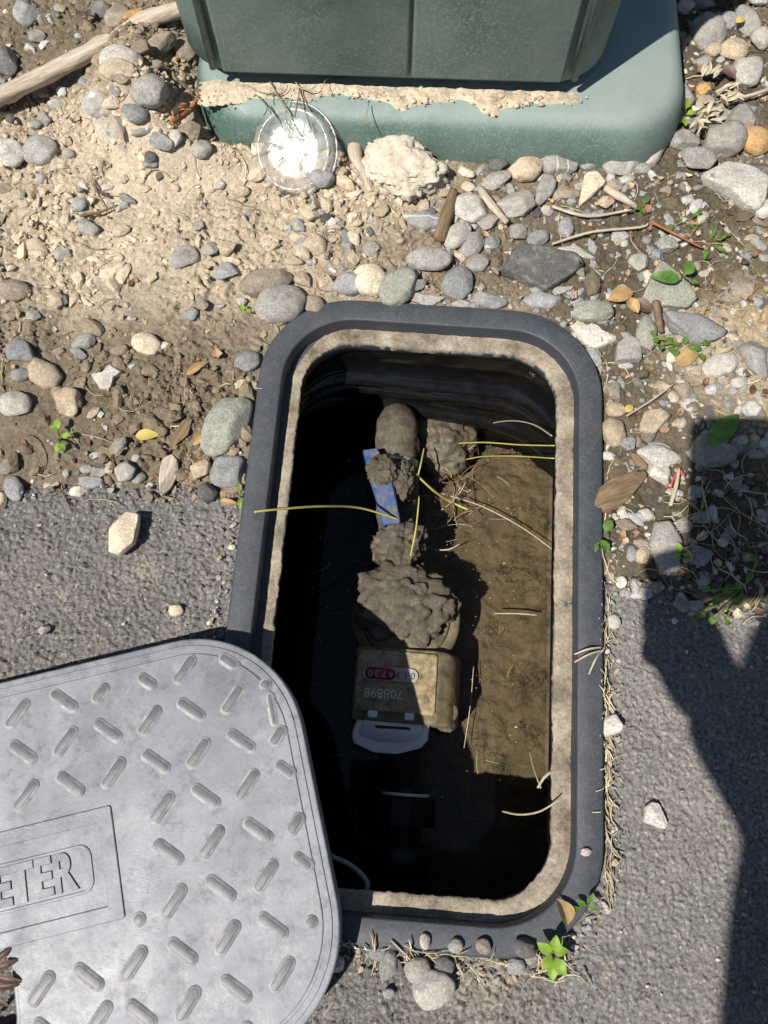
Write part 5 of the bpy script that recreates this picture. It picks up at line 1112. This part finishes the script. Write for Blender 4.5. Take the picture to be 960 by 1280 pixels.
weed(306, 388, [(305, 388, 120, 9, 6, 5), (308, 390, 20, 8, 6, 5)], 'tiny green sprout left of the mottled stone at the pit corner', 'leaf_bright', .006)
bl = []
for k, (x, y) in enumerate(((862, 772), (871, 770), (892, 758), (896, 745), (905, 778), (890, 780), (922, 750), (930, 755), (915, 735), (880, 738), (940, 715), (948, 700), (925, 725))):
    bl.append((x, y, random.uniform(0, 360), 11, 9, random.uniform(-10, 20)))
weed(925, 738, bl, 'straggling weed with small dull leaves in the shadow on the right', 'leaf_green', .018)
def single_leaf(px, py, a, L, w, mat, label, dz=.006, rx=0, fold=.25, curl=.3):
    p = G(px, py, .008); s = PXM(py, .01); me = leaf_mesh(L * s, w * s, fold, curl)
    o = obj('leaf', me, M[mat], None, (p.x - L * s / 2 * math.cos(math.radians(a)), p.y - L * s / 2 * math.sin(math.radians(a)), zground(p.x, p.y) + dz), (rx, 0, math.radians(a))); return tag(o, label, 'leaf', 'single leaves')
single_leaf(185, 545, 5, 30, 15, 'leaf_yellow', 'fallen yellow leaf on dark soil left of the pit')
single_leaf(888, 552, 42, 60, 26, 'leaf_green', 'large green leaf lying over the shaded stone on the right', .030, .2, .15, .2)
single_leaf(920, 37, 30, 14, 10, 'leaf_yellow', 'bright yellow leaf scrap among the top right stones', .014)
single_leaf(775, 372, 20, 36, 20, 'leaf_dry', 'crumpled orange dry leaf above the pinkish white stone', .008, .2, .8)
single_leaf(789, 384, 120, 26, 14, 'leaf_dry', 'second crumpled orange leaf right of the other', .008, -.3, .8)
single_leaf(803, 385, -30, 30, 18, 'leaf_dark', 'dark red-brown dead leaf right of the orange leaves', .006, .1, .5)
single_leaf(787, 510, 40, 14, 10, 'leaf_yellow', 'small orange-yellow leaf scrap right of the rim', .008)
single_leaf(857, 448, 10, 32, 24, 'leaf_dry', 'curled tan dead leaf below the clover', .008, .3, -.5)
single_leaf(895, 90, 20, 30, 18, 'leaf_dark', 'dark dead leaf among stones at the top right', .008, .2, .5)
single_leaf(912, 92, -40, 26, 14, 'leaf_dark', 'second dark dead leaf left of the pale egg-shaped stone', .008, .2, .5)
single_leaf(940, 487, 70, 16, 9, 'leaf_dark', 'small reddish leaf near the right edge', .006)
single_leaf(107, 28, 40, 18, 8, 'leaf_dark', 'purple-brown leaf above the driftwood, the left of two', .012, 0, .4)
single_leaf(115, 27, 80, 16, 7, 'leaf_dark', 'purple-brown leaf above the driftwood, the right of two', .012, 0, .4)
single_leaf(700, 1137, 110, 32, 26, 'leaf_dry', 'curled rust-brown leaf on the rim above the bright green weed', .016, .6, .5)
single_leaf(130, 243, -40, 14, 6, 'leaf_dark', 'small dark leaf scrap on the pale soil below the shard', .005)
single_leaf(250, 550, 60, 24, 12, 'leaf_dry', 'dry tan leaf left of the long oval stone', .006, .3, .6)
single_leaf(246, 462, 40, 30, 10, 'leaf_dry', 'narrow dry leaf left of the small cream pebble', .006, .3, .5)
single_leaf(285, 626, -10, 22, 8, 'leaf_dry', 'rust-coloured dry leaf in the corner by the left rim', .006, .3, .5)
# tan dry leaf clusters by the plinth corner
for k, (x, y, a, lb) in enumerate(((880, 100, 60, 'upper'), (885, 152, 20, 'middle'), (905, 125, -10, 'right'), (872, 155, -40, 'lower'))):
    t = thing('dry_plant', lb + ' clump of withered yellowish leaves among the stones right of the plinth', 'dry plant', tuple(G(x, y, .012) + Vector((0, 0, .004))), group='withered plant clumps')
    for j in range(9):
        o = obj('leaf', leaf_mesh(.013, .0032, .4, .5), M['straw_pale'], t, (random.uniform(-.006, .006), random.uniform(-.006, .006), random.uniform(0, .006)), (random.uniform(-.5, .5), random.uniform(-.5, .2), math.radians(a) + random.gauss(0, .7)))
# withered frond poking through the lid's lifting hole
wp_ = to_lid(8, 1215); wq = lid.matrix_world @ wp_
t = thing('withered_weed', 'withered dark weed poking up through the lifting hole of the cover', 'weed', (wq.x - .006, wq.y - .004, wq.z - .004))
V, F = tube(spline([(-.012, -.03, -.02), (-.004, -.012, .002), (-.002, .004, .006), (-.006, .022, .006)], 6), .0016, 6); obj('stem', mesh_data('stem', V, F), M['leaf_dark'], t)
for k, (x, y, a, L) in enumerate(((-.001, .006, 20, .016), (-.001, .002, -10, .020), (.0, -.004, 5, .017), (.0, -.008, -35, .013), (-.002, .010, 40, .013), (-.004, .015, 110, .012), (.0, -.012, -70, .012))):
    obj('leaf', leaf_mesh(L, .0045, .6, .4), M['leaf_dark'], t, (x, y, .005), (0, 0, math.radians(a)))
# orange-brown frond on the left plinth corner
fp = [g3(214, 154, .012), g3(228, 146, .014), g3(240, 135, .016), g3(248, 122, .018), g3(258, 110, .02)]
t = thing('dry_frond', 'rusty orange dried frond lying on the left corner of the plinth', 'dry frond', tuple(G(*fp[0])))
b0 = G(*fp[0]); V, F = tube(spline([G(*q) - b0 for q in fp], 6), [.0024] * 20 + [.0012] * 5, 7); V = np.array(V); V += .0016 * (np.stack([vnoise3(V * 500 + k, k) for k in range(3)], 1) - .5)
obj('stalk', mesh_data('stalk', V, F), M['fern'], t)
for k in range(12):
    q = G(*fp[0]).lerp(G(*fp[-1]), k / 11) - b0
    obj('leaflet', leaf_mesh(.006, .0016, .5, .4), M['fern'], t, tuple(q + Vector((0, 0, .003))), (random.uniform(-.5, .5), random.uniform(-.6, .1), random.uniform(0, 6.3)))

# ------------------------------------------------------------------ the photographer, standing bent over behind the camera
M['skin'] = m_simple('skin', (.42, .24, .17), (.52, .31, .22), 60, .5)
M['shirt'] = m_simple('navy_shirt', (.03, .04, .08), (.05, .06, .11), 90, .9)
M['trousers'] = m_simple('grey_trousers', (.07, .07, .075), (.12, .12, .12), 90, .9)
M['boots'] = m_simple('brown_boots', (.05, .03, .02), (.10, .06, .04), 90, .6)
M['hair'] = m_simple('dark_hair', (.02, .014, .01), (.05, .035, .025), 200, .6)
def skin_body(name, joints, bones, mat, parent, sub=2, root=0):
    me = bpy.data.meshes.new(name); me.from_pydata([j[:3] for j in joints], bones, [])
    o = bpy.data.objects.new(name + '_src', me); COL.objects.link(o)
    o.modifiers.new('skin', 'SKIN'); o.modifiers['skin'].use_smooth_shade = True
    for v, j in zip(me.skin_vertices[0].data, joints):
        v.radius = (j[3], j[4] if len(j) > 4 else j[3])
    me.skin_vertices[0].data[root].use_root = True
    s = o.modifiers.new('sub', 'SUBSURF'); s.levels = sub; s.render_levels = sub
    r = bpy.data.meshes.new_from_object(o.evaluated_get(bpy.context.evaluated_depsgraph_get()))
    bpy.data.objects.remove(o); r.materials.clear(); r.polygons.foreach_set('use_smooth', np.full(len(r.polygons), True))
    return obj(name, r, mat, parent)
person = thing('person', 'person in navy shirt and grey trousers bending over the pit, holding a phone', 'person', (.04, -.62, 0))
def J_(x, y, z, *r): return (x - .04, y + .62, z, *r)
# one continuous body from hips to wrists, neck and ankles
Jt = [J_(-.08, -.53, .86, .155, .12), J_(-.115, -.47, .98, .145, .11), J_(-.10, -.40, 1.08, .15, .11), J_(-.08, -.34, 1.15, .12, .09), J_(-.06, -.27, 1.18, .055), J_(-.05, -.22, 1.18, .05),
      J_(-.22, -.37, 1.10, .062), J_(-.150, -.40, .90, .046), J_(-.085, -.345, .765, .042), J_(-.088, -.235, .672, .029),
      J_(.10, -.34, 1.10, .062), J_(.15, -.36, .90, .046), J_(.14, -.30, .80, .040), J_(.062, -.130, .675, .027),
      J_(-.085, -.53, .78, .090), J_(.05, -.45, .46, .060), J_(.09, -.53, .07, .042), J_(.08, -.43, .025, .045),
      J_(.08, -.53, .78, .088), J_(.25, -.45, .46, .060), J_(.30, -.53, .07, .042), J_(.31, -.43, .025, .045), J_(-.15, -.35, 1.14, .075), J_(.01, -.335, 1.14, .075)]
Bt = [(0, 1), (1, 2), (2, 3), (3, 4), (4, 5), (3, 22), (22, 6), (6, 7), (7, 8), (8, 9), (3, 23), (23, 10), (10, 11), (11, 12), (12, 13), (0, 14), (14, 15), (15, 16), (16, 17), (0, 18), (18, 19), (19, 20), (20, 21)]
body = skin_body('body', Jt, Bt, M['shirt'], person, 3)
for m in ('trousers', 'boots', 'skin'): body.data.materials.append(M[m])
for pl in body.data.polygons:
    c = pl.center; wy = c.y - .62; 
    if c.z < .13: pl.material_index = 2
    elif c.z < .84 and wy < -.42 or c.z < .6: pl.material_index = 1
    elif c.z < .80 and wy > -.29: pl.material_index = 3
    elif c.z > 1.10 and wy > -.27: pl.material_index = 3
# head looking down at the phone
V, F = ico(4); D = V.copy()
H_ = D * np.array([.074, .098, .112])
front = D[:, 2] < -.0
nose = np.exp(-((D[:, 0] / .16) ** 2 + ((D[:, 2] + .05) / .22) ** 2)) * (D[:, 1] > 0); H_[:, 1] += .022 * nose
eye = sum(np.exp(-(((D[:, 0] - s * .38) / .13) ** 2 + ((D[:, 2] - .08) / .10) ** 2)) for s in (-1, 1)) * (D[:, 1] > 0); H_[:, 1] -= .008 * eye
mouth = np.exp(-((D[:, 0] / .3) ** 2 + ((D[:, 2] + .48) / .06) ** 2)) * (D[:, 1] > 0); H_[:, 1] -= .005 * mouth
H_[:, 0] *= 1 - .22 * np.clip(-D[:, 2], 0, 1); H_[:, 1] -= .012 * np.clip(-D[:, 2], 0, 1) * (D[:, 1] < 0)
hd = obj('head', mesh_data('head', H_, F), M['skin'], person, (-.045 - .04, -.155 + .62, 1.165), (math.radians(-68), 0, math.radians(6)))
hm = D[:, None, :]; hv = D * np.array([.081, .104, .119]); sel = [f for f in F.tolist() if all((D[i][2] > .35) or (D[i][1] < .05 and D[i][2] > -.45) for i in f)]
obj('hair', mesh_data('hair', hv * (1 + .03 * vnoise3(D * 14, 4))[:, None], sel), M['hair'], hd)
for s in (-1, 1):
    V, F = lump(60, .018, .034, .056, 'r', None, 3); obj('ear', mesh_data('ear', V, F), M['skin'], hd, (s * .075, -.004, -.005))
    V, F = ico(2); obj('eye', mesh_data('eye', V * .011, F), M['white_plastic'], hd, (s * .029, .080, .010))
# the phone lies just behind the lens; both hands grip its lower half
cr = cam.rotation_euler.to_matrix(); 
def CP(x, y, z): return Vector((0, 0, CAMH)) + cr @ Vector((x, y, z))      # along the phone: right, up, towards the face
ph = thing('phone', 'black phone held over the pit in both hands', 'phone', tuple(CP(-.026, -.058, .0065)), tuple(cam.rotation_euler))
V, F = rr_loft([(.0325, .0670, .009, -.0036), (.0335, .0690, .010, -.002), (.0335, .0690, .010, .002), (.0325, .0670, .009, .0036)], n=6, cap0=True, cap1=True)
obj('case', mesh_data('case', V, F), M['phone'], ph)
obj('screen', box_mesh('screen', .058, .125, .0006, .0002), M['phone'], ph, (0, 0, .0036))
V, F = lathe([(.0055, 0), (.0055, -.0016), (.0050, -.0018)], 18); obj('lens_ring', mesh_data('lens_ring', V, F), M['phone'], ph, (.0205, .058, -.0034))
def hand(side, wrist, px_, py_):
    """px_, py_: where the palm sits beside the phone's lower corner"""
    wl = Vector(wrist); base = Vector((.04, -.62, 0))
    pl = CP(px_, py_, .012); kn = CP(px_ + .004 * side, py_ + .030, .006)
    palm = [(*wl, .026), (*wl.lerp(pl, .55), .027), (*pl, .027), (*kn, .020)]
    j = [(p[0] - base.x, p[1] - base.y, p[2] - base.z, p[3]) for p in palm]
    h = skin_body('hand', j, [(0, 1), (1, 2), (2, 3)], M['skin'], person)
    ex = -.026 + side * .0335                      # edge of the phone
    for k in range(4):
        y0 = py_ + .042 - .019 * k; L = (.9, 1, .95, .75)[k]
        pts = [CP(px_ + .008 * side, y0 - .012, .004), CP(px_ + side * .010, y0, -.008), CP((px_ + ex) / 2, y0 + .008, -.015), CP(ex - side * .018 * L, y0 + .012, -.0125)]
        jj = [(p.x - base.x, p.y - base.y, p.z - base.z, r) for p, r in zip(pts, (.0100, .0095, .0088, .0074))]
        skin_body('finger', jj, [(0, 1), (1, 2), (2, 3)], M['skin'], h, 1)
    pts = [CP(px_ - side * .006, py_ + .004, .020), CP((px_ + ex) / 2, py_ + .018, .021), CP(ex - side * .016, py_ + .034, .0135)]
    jj = [(p.x - base.x, p.y - base.y, p.z - base.z, r) for p, r in zip(pts, (.012, .0105, .009))]
    skin_body('thumb', jj, [(0, 1), (1, 2)], M['skin'], h, 1)
hand(-1, (-.088, -.235, .672), -.070, -.145); hand(1, (.062, -.130, .675), .030, -.110)
